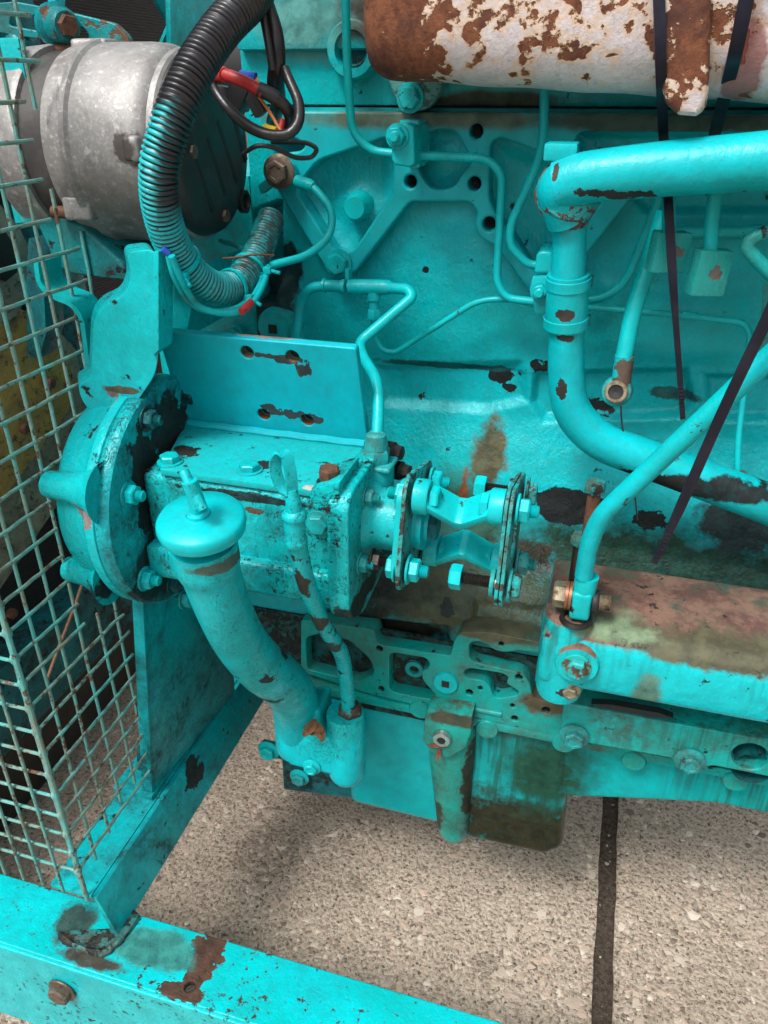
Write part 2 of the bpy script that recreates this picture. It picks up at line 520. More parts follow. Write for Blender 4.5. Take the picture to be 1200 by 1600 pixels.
# ------------------------------------------------------------------ ground: exposed-aggregate slabs with an earth joint
GZ = -0.60
def ground_mats():
    k = NB('exposed_aggregate_concrete')
    n = k.noise(3.5, 6, .65)
    c = k.mix(k.step(n, .5, 2.5), (.62, .52, .415), (.51, .42, .33))
    v = k.voro(150, out='Color'); d = k.voro(150)
    sv = k.t.nodes.new('ShaderNodeSeparateColor'); k.t.links.new(v, sv.inputs[0])
    grain = k.mix(sv.outputs[0], (.24, .175, .13), (.56, .47, .38))
    grain = k.mix(k.step(sv.outputs[1], .88, 20), grain, (.07, .055, .05))
    grain = k.mix(k.step(sv.outputs[2], .86, 20), grain, (.36, .20, .16))
    c = k.mix(k.math('MULTIPLY', k.step(k.math('SUBTRACT', .55, d), .15, 8), .75), c, grain)
    v2 = k.voro(340, out='Color'); s2 = k.t.nodes.new('ShaderNodeSeparateColor'); k.t.links.new(v2, s2.inputs[0])
    c = k.mix(.45, c, k.mix(s2.outputs[0], (.17, .125, .095), (.62, .53, .43)))
    sp = k.step(k.noise(190, 3, .6), .60, 16)
    c = k.mix(k.math('MULTIPLY', sp, .85), c, (.07, .052, .04))
    stain = k.step(k.noise(1.7, 5, .6), .56, 5)
    c = k.mix(k.math('MULTIPLY', stain, .15), c, (.12, .09, .065))
    for ox, oy, rr in ((520, 1472, .010), (560, 1380, .016), (330, 1480, .03), (1080, 1420, .012), (760, 1510, .02), (420, 1330, .05)):
        om = k.math('MULTIPLY', k.spot(atz(ox, oy, GZ), (rr, rr, .1), 60, .6, 3), .3)
        c = k.mix(om, c, (.07, .055, .042))
    h = k.math('ADD', k.math('MULTIPLY', d, -1.2), k.noise(420, 5, .7))
    conc = k.done(c, .85, 0, k.bump(h, .9, .004), .25)
    k = NB('washed_pebble')
    r = k.geo.outputs['Random Per Island']
    cr = k.t.nodes.new('ShaderNodeValToRGB'); k.t.links.new(r, cr.inputs[0])
    el = cr.color_ramp.elements
    el[0].color = (.47, .37, .28, 1); el[1].position = 1; el[1].color = (.58, .50, .42, 1)
    for p, cc in ((.12, (.52, .39, .32)), (.24, (.50, .40, .30)), (.36, (.40, .345, .30)), (.48, (.54, .41, .34)), (.60, (.48, .41, .33)), (.72, (.72, .64, .55)), (.82, (.50, .42, .34)), (.90, (.20, .155, .13)), (.96, (.08, .06, .055))):
        e = el.new(p); e.color = cc + (1,)
    c = k.mix(k.math('MULTIPLY', k.noise(500, 4, .7), .5), cr.outputs[0], (.22, .165, .125))
    peb = k.done(c, .7, 0, k.bump(k.noise(700, 3), .3, .001), .3)
    k = NB('joint_soil')
    n = k.noise(160, 7, .75)
    c = k.mix(k.step(n, .5, 4), (.045, .034, .026), (.12, .095, .075))
    c = k.mix(k.step(k.noise(420, 3), .70, 20), c, (.4, .36, .3))
    soil = k.done(c, .95, 0, k.bump(n, 1.0, .006), .1)
    return conc, peb, soil
CONC, PEB, SOIL = ground_mats()
g = T('ground', 'concrete paving slabs with a dark earth joint under the engine', None, kind='structure')
O('soil', ([(-60, -60, GZ - .008), (60, -60, GZ - .008), (60, 60, GZ - .008), (-60, 60, GZ - .008)], [(0, 1, 2, 3)]), SOIL, g)
JX, JW, SW, SL = 0.334, 0.026, 1.25, 2.3
def slab_mesh():
    nx, ny = 60, 90
    V, Fc = [], []
    sx, sy = SW - JW, SL - JW
    for j in range(ny + 1):
        for i in range(nx + 1):
            x, y = -sx / 2 + sx * i / nx, -sy / 2 + sy * j / ny
            e = min(i, nx - i, j, ny - j)
            jx = .0008 * math.sin(i * 1.7 + j * .9) + .0006 * math.sin(j * 2.3)
            jx = (jx if e == 0 else 0)
            V.append((x + jx, y + jx, (-.0025 if e == 0 else 0) + .0006 * math.sin(i * .7) * math.cos(j * .5)))
    W = nx + 1
    Fc = [(j * W + i, j * W + i + 1, (j + 1) * W + i + 1, (j + 1) * W + i) for j in range(ny) for i in range(nx)]
    rim = [i for i in range(W)] + [j * W + nx for j in range(1, ny + 1)] + [ny * W + i for i in range(nx - 1, -1, -1)] + [j * W for j in range(ny - 1, 0, -1)]
    b = len(V)
    for i in rim: V.append((V[i][0], V[i][1], -.05))
    m = len(rim)
    Fc += [(rim[(q + 1) % m], rim[q], b + q, b + (q + 1) % m) for q in range(m)]
    return mesh_of((V, Fc), 50)
sm = slab_mesh(); sm.materials.append(CONC)
for i in range(-3, 4):
    for j in range(-2, 3):
        o = O('paving_slab', sm, None, g)
        o.location = (JX + (i + .5) * SW, .25 + j * SL, GZ)
# loose rounded aggregate standing proud of the slab faces
def pebbles():
    bm = bmesh.new(); bmesh.ops.create_icosphere(bm, subdivisions=1, radius=1)
    iv = np.array([v.co[:] for v in bm.verts]); fi = np.array([[v.index for v in f.verts] for f in bm.faces]); bm.free()
    n = 16000
    x = rng.uniform(-.62, .72, n); y = rng.uniform(-.42, .62, n)
    keep = np.abs(x - JX) > .022
    x, y = x[keep], y[keep]
    nj = 14
    x = np.concatenate([x, JX + rng.normal(0, .0075, nj)]); y = np.concatenate([y, rng.uniform(-.42, .6, nj)]); n = len(x)
    r = rng.gamma(3.0, .0009, n) + .0013
    inj = np.arange(n) >= n - nj; r[inj] *= .6
    a = rng.uniform(0, 6.28, n); el_ = rng.uniform(.6, 1, n)
    V = np.repeat(iv[None], n, 0) * (1 + rng.normal(0, .22, (n, len(iv), 1)))
    V[:, :, 0] *= r[:, None]; V[:, :, 1] *= (r * el_)[:, None]; V[:, :, 2] *= (r * .34)[:, None]
    ca, sa = np.cos(a)[:, None], np.sin(a)[:, None]
    X = V[:, :, 0] * ca - V[:, :, 1] * sa + x[:, None]
    Y = V[:, :, 0] * sa + V[:, :, 1] * ca + y[:, None]
    Z = V[:, :, 2] + GZ - (r * .2)[:, None] - (inj * .007)[:, None]
    P = np.stack([X, Y, Z], -1).reshape(-1, 3)
    Fc = (fi[None] + (np.arange(n) * len(iv))[:, None, None]).reshape(-1, 3)
    me = bpy.data.meshes.new('pebbles')
    me.from_pydata(P.tolist(), [], Fc.tolist())
    me.polygons.foreach_set('use_smooth', [False] * len(me.polygons))
    return me
pm = pebbles(); pm.materials.append(PEB)
o = O('pebbles', pm, None, g); o['kind'] = 'stuff'

# ------------------------------------------------------------------ base frame of the generating set
RZ = -0.36
fr_p = at(315, 1520, -.38)
RAIL = paint('turquoise_rail_enamel', light=(0.002, 0.560, 0.600), fade=.8, chips=.635, chipscale=120, chipcol=(.035, .025, .02), wear=.15, cast=.45, castscale=160, patches=[
    (atz(322, 1492, RZ), (.017, .030, .02), (.075, .035, .022), 60, .8, 16, .6),
    (atz(283, 1550, RZ), (.026, .009, .02), (.075, .035, .022), 70, .9, 16, .6),
    (atz(305, 1525, RZ), (.011, .022, .02), (.08, .036, .022), 60, .7, 16, .6),
    (atz(140, 1500, RZ), (.035, .008, .02), (.05, .04, .03), 50, .9, 2.5, .7),
    (atz(118, 1440, RZ), (.022, .024, .02), (.03, .07, .06), 60, .5, 2.5, .6), (atz(240, 1480, RZ), (.05, .02, .02), (.03, .22, .2), 30, .7, 3, .7)], dust=.2)
frame_t = T('base_frame', 'turquoise steel skid frame of channel rail and angle iron under the engine', 'frame')
def plateZ(outline, holes, Z, thick, bev=0.001):
    return plate2d(outline, holes, thick, bev, Matrix.Translation((0, 0, Z)))
hp = atz(297, 1541, RZ)
O('rail_flange', plateZ([(-1.2, -.396), (1.1, -.396), (1.1, -.327), (-1.2, -.327)], [circle2((hp.x, hp.y), .0055)], RZ, .009, .0018), RAIL, frame_t)
wx = at(318, 1592, -.398).x
Mw = Matrix(((1, 0, 0, 0), (0, 0, -1, -.399), (0, 1, 0, 0), (0, 0, 0, 1)))
O('rail_web', plate2d([(-1.2, RZ - .003), (1.1, RZ - .003), (1.1, RZ - .15), (-1.2, RZ - .15)], [[(wx + .005, RZ - .052), (wx + .36, RZ - .052), (wx + .36, RZ - .145), (wx + .005, RZ - .145)]], .009, .002, Mw), RAIL, frame_t)
O('rail_lower_flange', box((-.05, -.362, RZ - .1445), (2.3, .056, .009), .001), RAIL, frame_t)
bp = at(98, 1546, -.4)
bolt(frame_t, (bp.x, -.4005, bp.z), (0, -1, 0), .0125, 'bolt', GREY_BOLT)
BEAM = paint('turquoise_beam_enamel', light=(0.002, 0.513, 0.570), fade=.8, chips=.66, chipscale=70, wear=.2, grime=.3, grimescale=14, cast=.5, castscale=150, grimecol=(.02, .045, .045),
             patches=[(atz(300, 1190, -.3), (.006, .02, .05), (.02, .03, .03), 60, .9, 8, .6)])
X0 = -.215
O('cross_beam_flange', box((X0 - .024, -.03, -.3035), (.05, .65, .006), .0008), BEAM, frame_t)
O('cross_beam_web', loft([Vector((X0 + .002, -.356, -.3)), Vector((X0 + .008, -.356, -.3)), Vector((X0 + .024, -.356, -.3595)), Vector((X0 + .018, -.356, -.3595))],
                         [Vector((X0 + .002, .3, -.3)), Vector((X0 + .008, .3, -.3)), Vector((X0 + .024, .3, -.3595)), Vector((X0 + .018, .3, -.3595))], .0008), BEAM, frame_t)
WELD = paint('grimy_weld_bead', col=(0.008, 0.251, 0.260), light=(.03, .14, .12), fade=1, chips=.5, grime=.9, grimecol=(.05, .035, .024), cast=.9, castscale=220)
wp = [atz(*q, RZ + .002) for q in ((95, 1462), (120, 1480), (160, 1491), (188, 1470), (212, 1434))]
O('weld_bead', sweep(fillet(wp, .01, 4), [.004 + .001 * math.sin(i * 2.1) for i in range(len(fillet(wp, .01, 4)))], 8), WELD, frame_t)
fq = [atz(*q, RZ + .0045) for q in ((88, 1455), (96, 1472), (158, 1494), (172, 1488), (218, 1428), (206, 1418), (176, 1450))]
O('foot_plate', loft(fq, [p + Vector((0, 0, -.0042)) for p in fq], .0008), WELD, frame_t)
# upright angle post standing on the cross beam
POST = paint('turquoise_post_enamel', light=(0.002, 0.456, 0.521), chips=.71, grime=.4, grimescale=10, wear=.1, cast=.6, castscale=130, grimecol=(.01, .02, .022))
py = -.225
fp = [at(*q, py) for q in ((206, 935), (223, 935), (238, 1243), (222, 1238))]
O('post_flange', loft(fp, [p + Vector((0, .006, 0)) for p in fp], .0008), POST, frame_t)
tr, br = at(223, 935, py), at(238, 1243, py)
sp_ = [tr + Vector((-.001, .006, 0)), br + Vector((-.001, .006, 0)), Vector((br.x + .015, -.035, br.z)), Vector((br.x + .028, -.035, tr.z))]
O('post_web', loft(sp_, [p + Vector((-.007, 0, 0)) for p in sp_], .0008), POST, frame_t)
O('post_foot', box((-.243, -.205, -.2965), (.052, .05, .007), .001), POST, frame_t)
O('gusset_block', bevel_mesh(loft([Vector(q) for q in ((-.255, -.20, -.293), (-.235, -.20, -.293), (-.235, -.20, -.25), (-.25, -.20, -.255))], [Vector(q) for q in ((-.255, -.16, -.293), (-.235, -.16, -.293), (-.235, -.16, -.25), (-.25, -.16, -.255))]), .003), PAINT_DARK, frame_t)

# ------------------------------------------------------------------ wire mesh guard: every wire a part
WIRE = paint('rust_spotted_turquoise_wire', col=(.03, .36, .36), light=(.22, .45, .42), fade=1.0, chips=.59, chipscale=120, chipcol=(.13, .06, .035), grime=.4, grimescale=26, grimecol=(.22, .17, .11), cast=.5, castscale=300, rough=.45)
guard = T('mesh_guard', 'rust-spotted turquoise welded wire mesh fan guard in front of the radiator', 'guard')
GX, GY, PT = -.216, -.359, .0272
levels = [.480 - PT * k for k in range(-1, 30)]
ends = {-1: -.184, 0: -.184, 1: -.185, 2: -.211, 3: -.210, 4: -.209, 5: -.208, 6: -.180, 7: -.176, 8: -.175, 9: -.172, 10: -.170, 11: -.196, 12: -.252, 13: -.278, 14: -.278, 15: -.277, 16: -.275, 17: -.274, 18: -.272, 19: -.216, 20: -.213, 21: -.213, 22: -.211, 23: -.210, 24: -.212, 25: -.208, 26: -.208, 27: -.208}
WR = .00165
def rod(a, b, r=WR, n=8):
    a, b = Vector(a), Vector(b)
    pts = [a.lerp(b, i / 8) + Vector((rng.normal(0, .00025), rng.normal(0, .00025), rng.normal(0, .00025))) for i in range(9)]
    return sweep(pts, r, n)
for kk in range(-1, 28):
    z = .480 - PT * kk
    if z < -.292: continue
    ye = ends.get(kk, -.21) + rng.normal(0, .001)
    O('wire', rod((GX, GY, z), (GX, ye, z + rng.normal(0, .0008))), WIRE, guard)
    O('wire', rod((GX - .30, GY, z - .003), (GX, GY, z - .003)), WIRE, guard)
vz = {0: [(-.295, .6)], 1: [(-.272, .6)], 2: [(-.262, .6)], 3: [(-.245, .6)], 4: [(-.245, -.018), (.150, .6)], 5: [(-.222, -.018), (.18, .6)], 6: [(.18, .36), (.425, .6)], 7: [(.205, .325)]}
for j, segs in vz.items():
    for a, b in segs:
        yy = GY + .001 + PT * j
        O('wire', rod((GX - .0035, yy, a - .004), (GX - .0035, yy, b + .004)), WIRE, guard)
for j in range(1, 11):
    x = GX - PT * .88 * j
    O('wire', rod((x, GY - .0035, -.292), (x, GY - .0035, .6)), WIRE, guard)
O('wire', rod((GX + .002, GY - .002, -.298), (GX + .002, GY - .002, .6), .0024), WIRE, guard)
bl = [lathe((GX, GY - .001, .480 - PT * kk - .006), (0, 0, 1), [(.001, 0), (.0036, .003), (.0042, .007), (.003, .011), (.001, .013)], 8) for kk in range(12, 28)]
for q in bl: O('weld_blob', q, WIRE, guard)
# ------------------------------------------------------------------ engine block: one cast side with relief
def sdf_poly(px, pz, poly):
    n = len(poly); d = np.full(px.shape, 1e9); inside = np.zeros(px.shape, bool)
    for i in range(n):
        ax, az = poly[i]; bx, bz = poly[(i + 1) % n]
        ex, ez = bx - ax, bz - az
        wx_, wz_ = px - ax, pz - az
        t = np.clip((wx_ * ex + wz_ * ez) / (ex * ex + ez * ez), 0, 1)
        d = np.minimum(d, np.hypot(wx_ - ex * t, wz_ - ez * t))
        c = ((az > pz) != (bz > pz)) & (px < ex * (pz - az) / (ez if ez else 1e-12) + ax)
        inside ^= c
    return np.where(inside, -d, d)
def xz(p, Y=0.0):
    q = at(p[0], p[1], Y); return (q.x, q.z)
BX0, BX1, BZ0 = -.138, .62, -.17
BZ1 = at(700, 169, 0).z
def block_mesh():
    st = .0017
    xs = np.arange(BX0, BX1, st); zs = np.arange(BZ0, BZ1 + st, st); zs[-1] = BZ1
    gx, gz = np.meshgrid(xs, zs)
    rows = [(160, 0), (560, 0), (640, -.001), (665, -.006), (740, -.024), (820, -.034), (862, -.046), (905, -.074), (950, -.098), (965, -.103), (985, -.105), (1300, -.105)]
    zz = [at(700, y, Y).z for y, Y in rows]
    fine = np.linspace(BZ0 - .05, BZ1 + .05, 900)
    prof = np.interp(fine, zz[::-1], [Y for _, Y in rows][::-1])
    ker = np.exp(-np.linspace(-2.2, 2.2, 23) ** 2); ker /= ker.sum()
    prof = np.convolve(np.pad(prof, 11, 'edge'), ker, 'valid')
    Y = np.interp(gz, fine, prof)
    def feat(poly, hgt, ramp, Yp=0.0):
        nonlocal Y
        s = sdf_poly(gx, gz, [xz(p, Yp) for p in poly])
        t = np.clip(.5 - s / ramp, 0, 1); t = t * t * (3 - 2 * t)
        Y = Y - hgt * t
    def dome(c, r, hgt, Yp=0.0, pw=1.0):
        nonlocal Y
        q = at(c[0], c[1], Yp); rr = r * sc(q)
        d = np.hypot(gx - q.x, gz - q.z) / rr
        t = np.clip(1 - d, 0, 1); t = t * t * (3 - 2 * t)
        Y = Y - hgt * t ** pw
    feat([(590, 575), (812, 569), (822, 625), (760, 640), (600, 628)], -.007, .014)
    feat([(838, 585), (1070, 580), (1082, 630), (1060, 650), (850, 655), (832, 630)], -.011, .010)
    feat([(1105, 590), (1300, 590), (1300, 655), (1110, 655)], -.011, .010)
    feat([(398, 330), (438, 315), (440, 430), (432, 470), (398, 470)], -.035, .006)
    # upper water-jacket panels between the ribs, softly domed
    feat([(505, 262), (600, 225), (607, 300), (545, 385), (528, 380), (478, 300)], -.004, .016)
    feat([(780, 232), (835, 250), (880, 290), (845, 395), (780, 325)], -.007, .016)
    dome((560, 322), 46, .008)
    dome((695, 250), 40, .005)
    feat([(640, 330), (730, 330), (742, 372), (770, 395), (905, 505), (905, 545), (545, 545), (545, 450)], .0025, .030)
    dome((500, 395), 60, .006)
    feat([(905, 210), (1300, 212), (1300, 330), (1010, 330), (960, 280), (910, 240)], -.010, .008)
    feat([(940, 440), (1175, 440), (1180, 560), (940, 560)], .004, .020)
    feat([(400, 440), (450, 440), (470, 545), (400, 560)], .012, .02)
    # recessed strip over the lower mounting face
    feat([(560, 963), (700, 978), (704, 1022), (590, 1006)], -.011, .010, -.1)
    feat([(740, 950), (850, 965), (850, 1000), (740, 985)], -.006, .010, -.1)
    feat([(470, 985), (585, 1000), (585, 1060), (470, 1050)], -.03, .01, -.1)
    n = np.zeros_like(Y)
    for kx, kz, a, ph in ((31, 17, .0005, 0), (57, 44, .0004, 1.1), (12, 26, .0008, 2.0), (120, 96, .00022, .4), (83, 141, .00022, 3.1)):
        n += a * np.sin(gx * kx + ph + 1.7 * np.sin(gz * kz * .7)) * np.cos(gz * kz + ph * 2 + 1.3 * np.sin(gx * kx * .6))
    Y = Y + n
    nz, nx = gx.shape
    V = np.stack([gx, Y, gz], -1).reshape(-1, 3)
    i = np.arange(nz - 1)[:, None] * nx + np.arange(nx - 1)[None]
    Fc = np.stack([i, i + 1, i + nx + 1, i + nx], -1).reshape(-1, 4)
    # back body closing the casting
    Vl, Fl = V.tolist(), Fc.tolist()
    def strip(front, ):
        b = len(Vl)
        for k_ in front: Vl.append((V[k_][0], .42, V[k_][2]))
        for q in range(len(front) - 1): Fl.append((front[q], b + q, b + q + 1, front[q + 1]))
    strip([(nz - 1) * nx + k_ for k_ in range(nx)])
    strip([k_ for k_ in range(nx - 1, -1, -1)])
    strip([k_ * nx for k_ in range(nz)])
    strip([k_ * nx + nx - 1 for k_ in range(nz - 1, -1, -1)])
    me = bpy.data.meshes.new('block'); me.from_pydata(Vl, [], Fl)
    me.polygons.foreach_set('use_smooth', [True] * len(me.polygons))
    me.set_sharp_from_angle(angle=R(60))
    return me
BLK = (.014, .013, .015)
DIRT = (.075, .07, .04)
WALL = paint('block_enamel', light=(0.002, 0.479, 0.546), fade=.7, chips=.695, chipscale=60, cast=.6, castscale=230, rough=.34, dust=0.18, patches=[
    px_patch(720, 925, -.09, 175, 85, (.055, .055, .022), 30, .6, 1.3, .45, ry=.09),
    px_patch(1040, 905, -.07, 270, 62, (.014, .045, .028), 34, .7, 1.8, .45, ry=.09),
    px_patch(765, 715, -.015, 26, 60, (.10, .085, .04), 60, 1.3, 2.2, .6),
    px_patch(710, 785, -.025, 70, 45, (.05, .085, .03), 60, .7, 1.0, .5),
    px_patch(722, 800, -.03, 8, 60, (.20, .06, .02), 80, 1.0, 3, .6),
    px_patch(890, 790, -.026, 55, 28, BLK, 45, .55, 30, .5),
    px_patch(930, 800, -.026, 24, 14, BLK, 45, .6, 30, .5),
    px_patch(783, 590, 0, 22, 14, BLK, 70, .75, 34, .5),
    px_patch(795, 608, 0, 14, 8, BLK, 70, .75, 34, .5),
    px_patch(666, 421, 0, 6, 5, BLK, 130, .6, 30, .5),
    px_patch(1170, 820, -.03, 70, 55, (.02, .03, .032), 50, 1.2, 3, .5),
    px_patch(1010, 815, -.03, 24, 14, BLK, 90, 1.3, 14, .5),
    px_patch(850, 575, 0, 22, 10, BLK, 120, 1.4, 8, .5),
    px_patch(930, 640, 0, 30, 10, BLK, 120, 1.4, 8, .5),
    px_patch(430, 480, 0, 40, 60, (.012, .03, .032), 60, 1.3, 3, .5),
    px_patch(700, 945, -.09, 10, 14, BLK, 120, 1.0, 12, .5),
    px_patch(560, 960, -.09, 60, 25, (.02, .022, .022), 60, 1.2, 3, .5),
    px_patch(600, 905, -.05, 60, 70, (.016, .016, .010), 60, .8, 2.2, .4, ry=.08), px_patch(640, 985, -.1, 70, 14, (.016, .014, .009), 60, .8, 3, .4), px_patch(820, 880, -.06, 50, 22, (.030, .022, .012), 60, .9, 3, .45, ry=.06),  # oily grime, with painted shade deepening the gap and recess here
    px_patch(700, 572, 0, 110, 6, (.004, .10, .105), 60, .9, 3, .5),  # ledge shade painted as a dark teal line along the recess top
    px_patch(455, 420, 0, 20, 40, (.008, .03, .03), 60, .9, 4, .5),  # painted shade deepening the pocket at the left end
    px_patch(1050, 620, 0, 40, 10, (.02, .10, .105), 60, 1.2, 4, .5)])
engine = T('engine_block', 'big turquoise diesel engine block with ribbed cast side wall', 'engine')
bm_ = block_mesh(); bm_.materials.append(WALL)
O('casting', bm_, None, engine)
# machined rib web with bolt holes
RIB = paint('rib_face_enamel', col=(0.001, 0.376, 0.434), light=(0.005, 0.456, 0.508), fade=.8, chips=.69, cast=.25, castscale=90, rough=.4, dust=0.21, patches=[
    px_patch(650, 185, -.02, 260, 14, (.10, .14, .10), 40, 1.3, 1.4, .6), px_patch(1050, 190, -.02, 200, 20, (.06, .10, .08), 40, 1.2, 2, .6)])
rib_out = [(404, 173), (1300, 180), (1300, 206), (905, 206), (896, 222), (912, 248), (990, 296), (984, 312), (868, 458), (850, 474), (834, 466), (774, 384),
           (764, 380), (748, 370), (741, 352), (746, 332), (735, 315), (640, 315), (556, 424), (538, 432), (514, 428), (430, 292), (414, 278), (418, 254), (436, 240), (470, 236), (478, 226), (455, 214), (404, 210)]
rib_holes = [[(497, 251), (606, 214), (614, 234), (614, 300), (552, 392), (534, 394), (521, 390), (464, 302), (470, 284)],
             [(663, 213), (677, 202), (707, 203), (718, 214), (724, 228), (735, 244), (733, 260), (720, 273), (711, 291), (693, 296), (673, 295), (662, 282), (655, 267), (648, 250), (654, 228)],
             [(766, 224), (781, 214), (841, 236), (886, 258), (950, 302), (854, 424), (836, 424), (806, 374), (774, 334), (764, 310)],
             (744, 205, 10.5), (641, 284, 10), (741, 287, 10.5), (764, 350, 10.5)]
O('rib_web', plateY(rib_out, rib_holes, -.020, .026, .0022, .004, .008), RIB, engine)
for c in ((744, 205), (641, 284), (741, 287), (764, 350)):
    q = at(c[0], c[1], -.004); O('bolt_hole', lathe((q.x, -.012, q.z), (0, 1, 0), [(.0001, .012), (.0062, .011), (.0064, -.003)], 18, False), HOLE, engine)
q = at(560, 322, -.006); s = sc(q)
O('core_plug', lathe((q.x, .004, q.z), (0, -1, 0), [(23 * s, 0), (21 * s, .012), (18 * s, .0165), (17.5 * s, .022), (16 * s, .0235), (.0001, .0235)], 32, False), PAINT_CLEAN, engine)
q = at(430, 512, -.015); s = sc(q)
sdp = O('square_drive_plug', lathe((q.x, -.004, q.z), (0, -1, 0), [(34 * s, 0), (30 * s, .010), (26 * s, .011), (25 * s, .016), (8 * s, .0165)], 32, True), PAINT, engine)
O('square_socket', box((q.x, -.0205, q.z), (13 * s, .004, 13 * s)), HOLE, sdp)
for x, y, Y, r, mt, kd in ((529, 411, -.021, 17, PAINT, 'bolt'), (366, 522, -.01, 12, PAINT, 'nut')):
    q = at(x, y, Y); bolt(engine, q, (0, -1, 0), r * sc(q), kd, mt)
# timing-gear end of the block
TIM = PAINT_DARK
O('timing_case_body', box((-.205, .20, .07), (.133, .40, .58), .008), PAINT, engine)

# lower machined face with ports
FACE = paint('port_face_enamel', col=(0.002, 0.30, 0.265), light=(0.002, 0.43, 0.42), fade=1, chips=.64, chipscale=60, grime=.25, grimescale=12, grimecol=(.07, .06, .035), cast=.5, castscale=140, patches=[
    px_patch(760, 990, -.125, 90, 14, (.09, .08, .045), 60, 1.2, 2.5, .6), px_patch(850, 1100, -.125, 40, 20, (.10, .07, .04), 60, 1.2, 2.5, .6)])
def z4(u, v): return (560 + u / 3.53, 960 + v / 3.53)
face_out = [(470, 968), (540, 978), (583, 984), (590, 1007), (704, 1025), (709, 1002), (719, 987), (760, 988), (840, 1003), (930, 1030), (930, 1166), (880, 1154), (741, 1121), (668, 1107), (568, 1082), (470, 1050)]
w1 = [z4(*p) for p in ((170, 222), (200, 212), (370, 240), (396, 272), (384, 300), (348, 312), (352, 360), (430, 450), (422, 475), (195, 430), (170, 410))]
w2 = [z4(*p) for p in ((610, 165), (640, 148), (700, 155), (745, 198), (820, 212), (880, 197), (1060, 225), (1100, 420), (1130, 500), (1085, 490), (960, 460), (945, 375), (900, 325), (640, 265), (612, 240))]
w3 = [z4(*p) for p in ((578, 318), (610, 296), (790, 325), (830, 345), (815, 382), (850, 402), (886, 425), (878, 448), (830, 455), (780, 467), (745, 455), (722, 392), (690, 365), (640, 360), (592, 350))]
w0 = [(478, 996), (500, 990), (545, 1000), (578, 1030), (586, 1052), (560, 1066), (520, 1056), (480, 1046)]
fh = [z4(*p[:2]) + (p[2],) for p in ((115, 190, 5.8), (125, 412, 5.4), (483, 490, 5.8), (612, 432, 6), (672, 408, 4.2), (886, 348, 6), (850, 505, 4.4), (862, 575, 5.6), (1035, 530, 6.4), (788, 165, 4.6))]
O('port_face', plateY(face_out, [w1, w2, w3, w0] + fh, -.125, .026, .0011, .005, .006), FACE, engine)
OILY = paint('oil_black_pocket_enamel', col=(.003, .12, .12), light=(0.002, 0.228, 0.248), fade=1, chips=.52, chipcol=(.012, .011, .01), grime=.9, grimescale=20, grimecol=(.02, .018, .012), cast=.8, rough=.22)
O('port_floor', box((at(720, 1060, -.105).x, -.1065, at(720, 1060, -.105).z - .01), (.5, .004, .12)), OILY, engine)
q = at(*z4(300, 325), -.118); s = sc(q)
O('valve_boss', lathe((q.x, -.098, q.z), (0, -1, 0), [(17 * s, 0), (15 * s, .014), (8 * s, .0145), (7 * s, .006)], 24), PAINT_GREEN, engine)
q = at(*z4(335, 400), -.112); s = sc(q)
O('valve_boss', lathe((q.x, -.098, q.z), (0, -1, 0), [(8 * s, 0), (6 * s, .008), (.0001, .0085)], 18), PAINT_GREEN, engine)
q = at(*z4(483, 375), -.125); s = sc(q)
pcap = O('port_cap', lathe((q.x, -.124, q.z), (0, -1, 0), [(20 * s, 0), (20 * s, .0025), (18.5 * s, .004), (.0001, .004)], 32, False), PAINT_CLEAN, engine)
O('square_socket', box((q.x, -.1275, q.z), (12 * s, .0022, 12 * s)), HOLE, pcap)
rp = [at(*z4(*p), -.125) for p in ((575, 500), (640, 520), (790, 550))]
O('raised_bar', sweep(fillet(rp, .01), .0032, 10), FACE, engine)
for p in fh[:10]:
    q = at(p[0], p[1], -.12)
    O('bolt_hole', lathe((q.x, -.112, q.z), (0, 1, 0), [(p[2] * .00066, -.0118), (p[2] * .00065, .004), (.0001, .005)], 16, False), HOLE, engine)
# lip where block meets sump
lipL, lipR = at(440, 1046, -.122), at(1260, 1222, -.122)
O('sump_rail', box(((lipL.x + lipR.x) / 2, -.095, (at(741, 1126, -.122).z)), (lipR.x - lipL.x, .060, .012), .002), FACE, engine)

# ------------------------------------------------------------------ cylinder head
HEADP = paint('head_enamel', light=(0.012, 0.456, 0.496), fade=.8, chips=.69, cast=.5, castscale=120, dust=0.30, patches=[
    px_patch(760, 158, -.005, 120, 14, (.06, .07, .05), 40, 1.2, 2, .6), px_patch(560, 20, -.005, 40, 40, (.10, .10, .08), 50, 1.3, 2, .6),
    px_patch(480, 30, -.005, 70, 50, (.10, .33, .31), 60, 1.4, 1.4, .5)])
head = T('cylinder_head', 'turquoise cylinder head seated above the thin dark gasket line of the block', 'cylinder head')
hz = at(700, 166, 0).z
O('head_casting', box((.242, .20, hz + .10), (.76, .405, .20), .004), HEADP, head)
hp1 = at(400, 80, -.008)
O('head_upper_ledge', box((.242, .19, hp1.z + .055), (.755, .41, .11), .006), HEADP, head)
O('gasket', box((.242, .205, (hz + BZ1) / 2), (.755, .40, (hz - BZ1) + .001)), BLACKR, head)
q = at(552, 78, -.012); s = sc(q)
O('plug_boss', lathe((q.x, 0, q.z), (0, -1, 0), [(43 * s, 0), (41 * s, .016), (38 * s, .019), (27 * s, .019), (25 * s, .012), (24 * s, .009), (.0001, .009)], 40, False), HEADP, head)
O('core_plug', lathe((q.x, -.007, q.z), (0, -1, 0), [(24 * s, 0), (22 * s, .004), (19 * s, .002), (.0001, .002)], 32, False), PAINT_DARK, head)

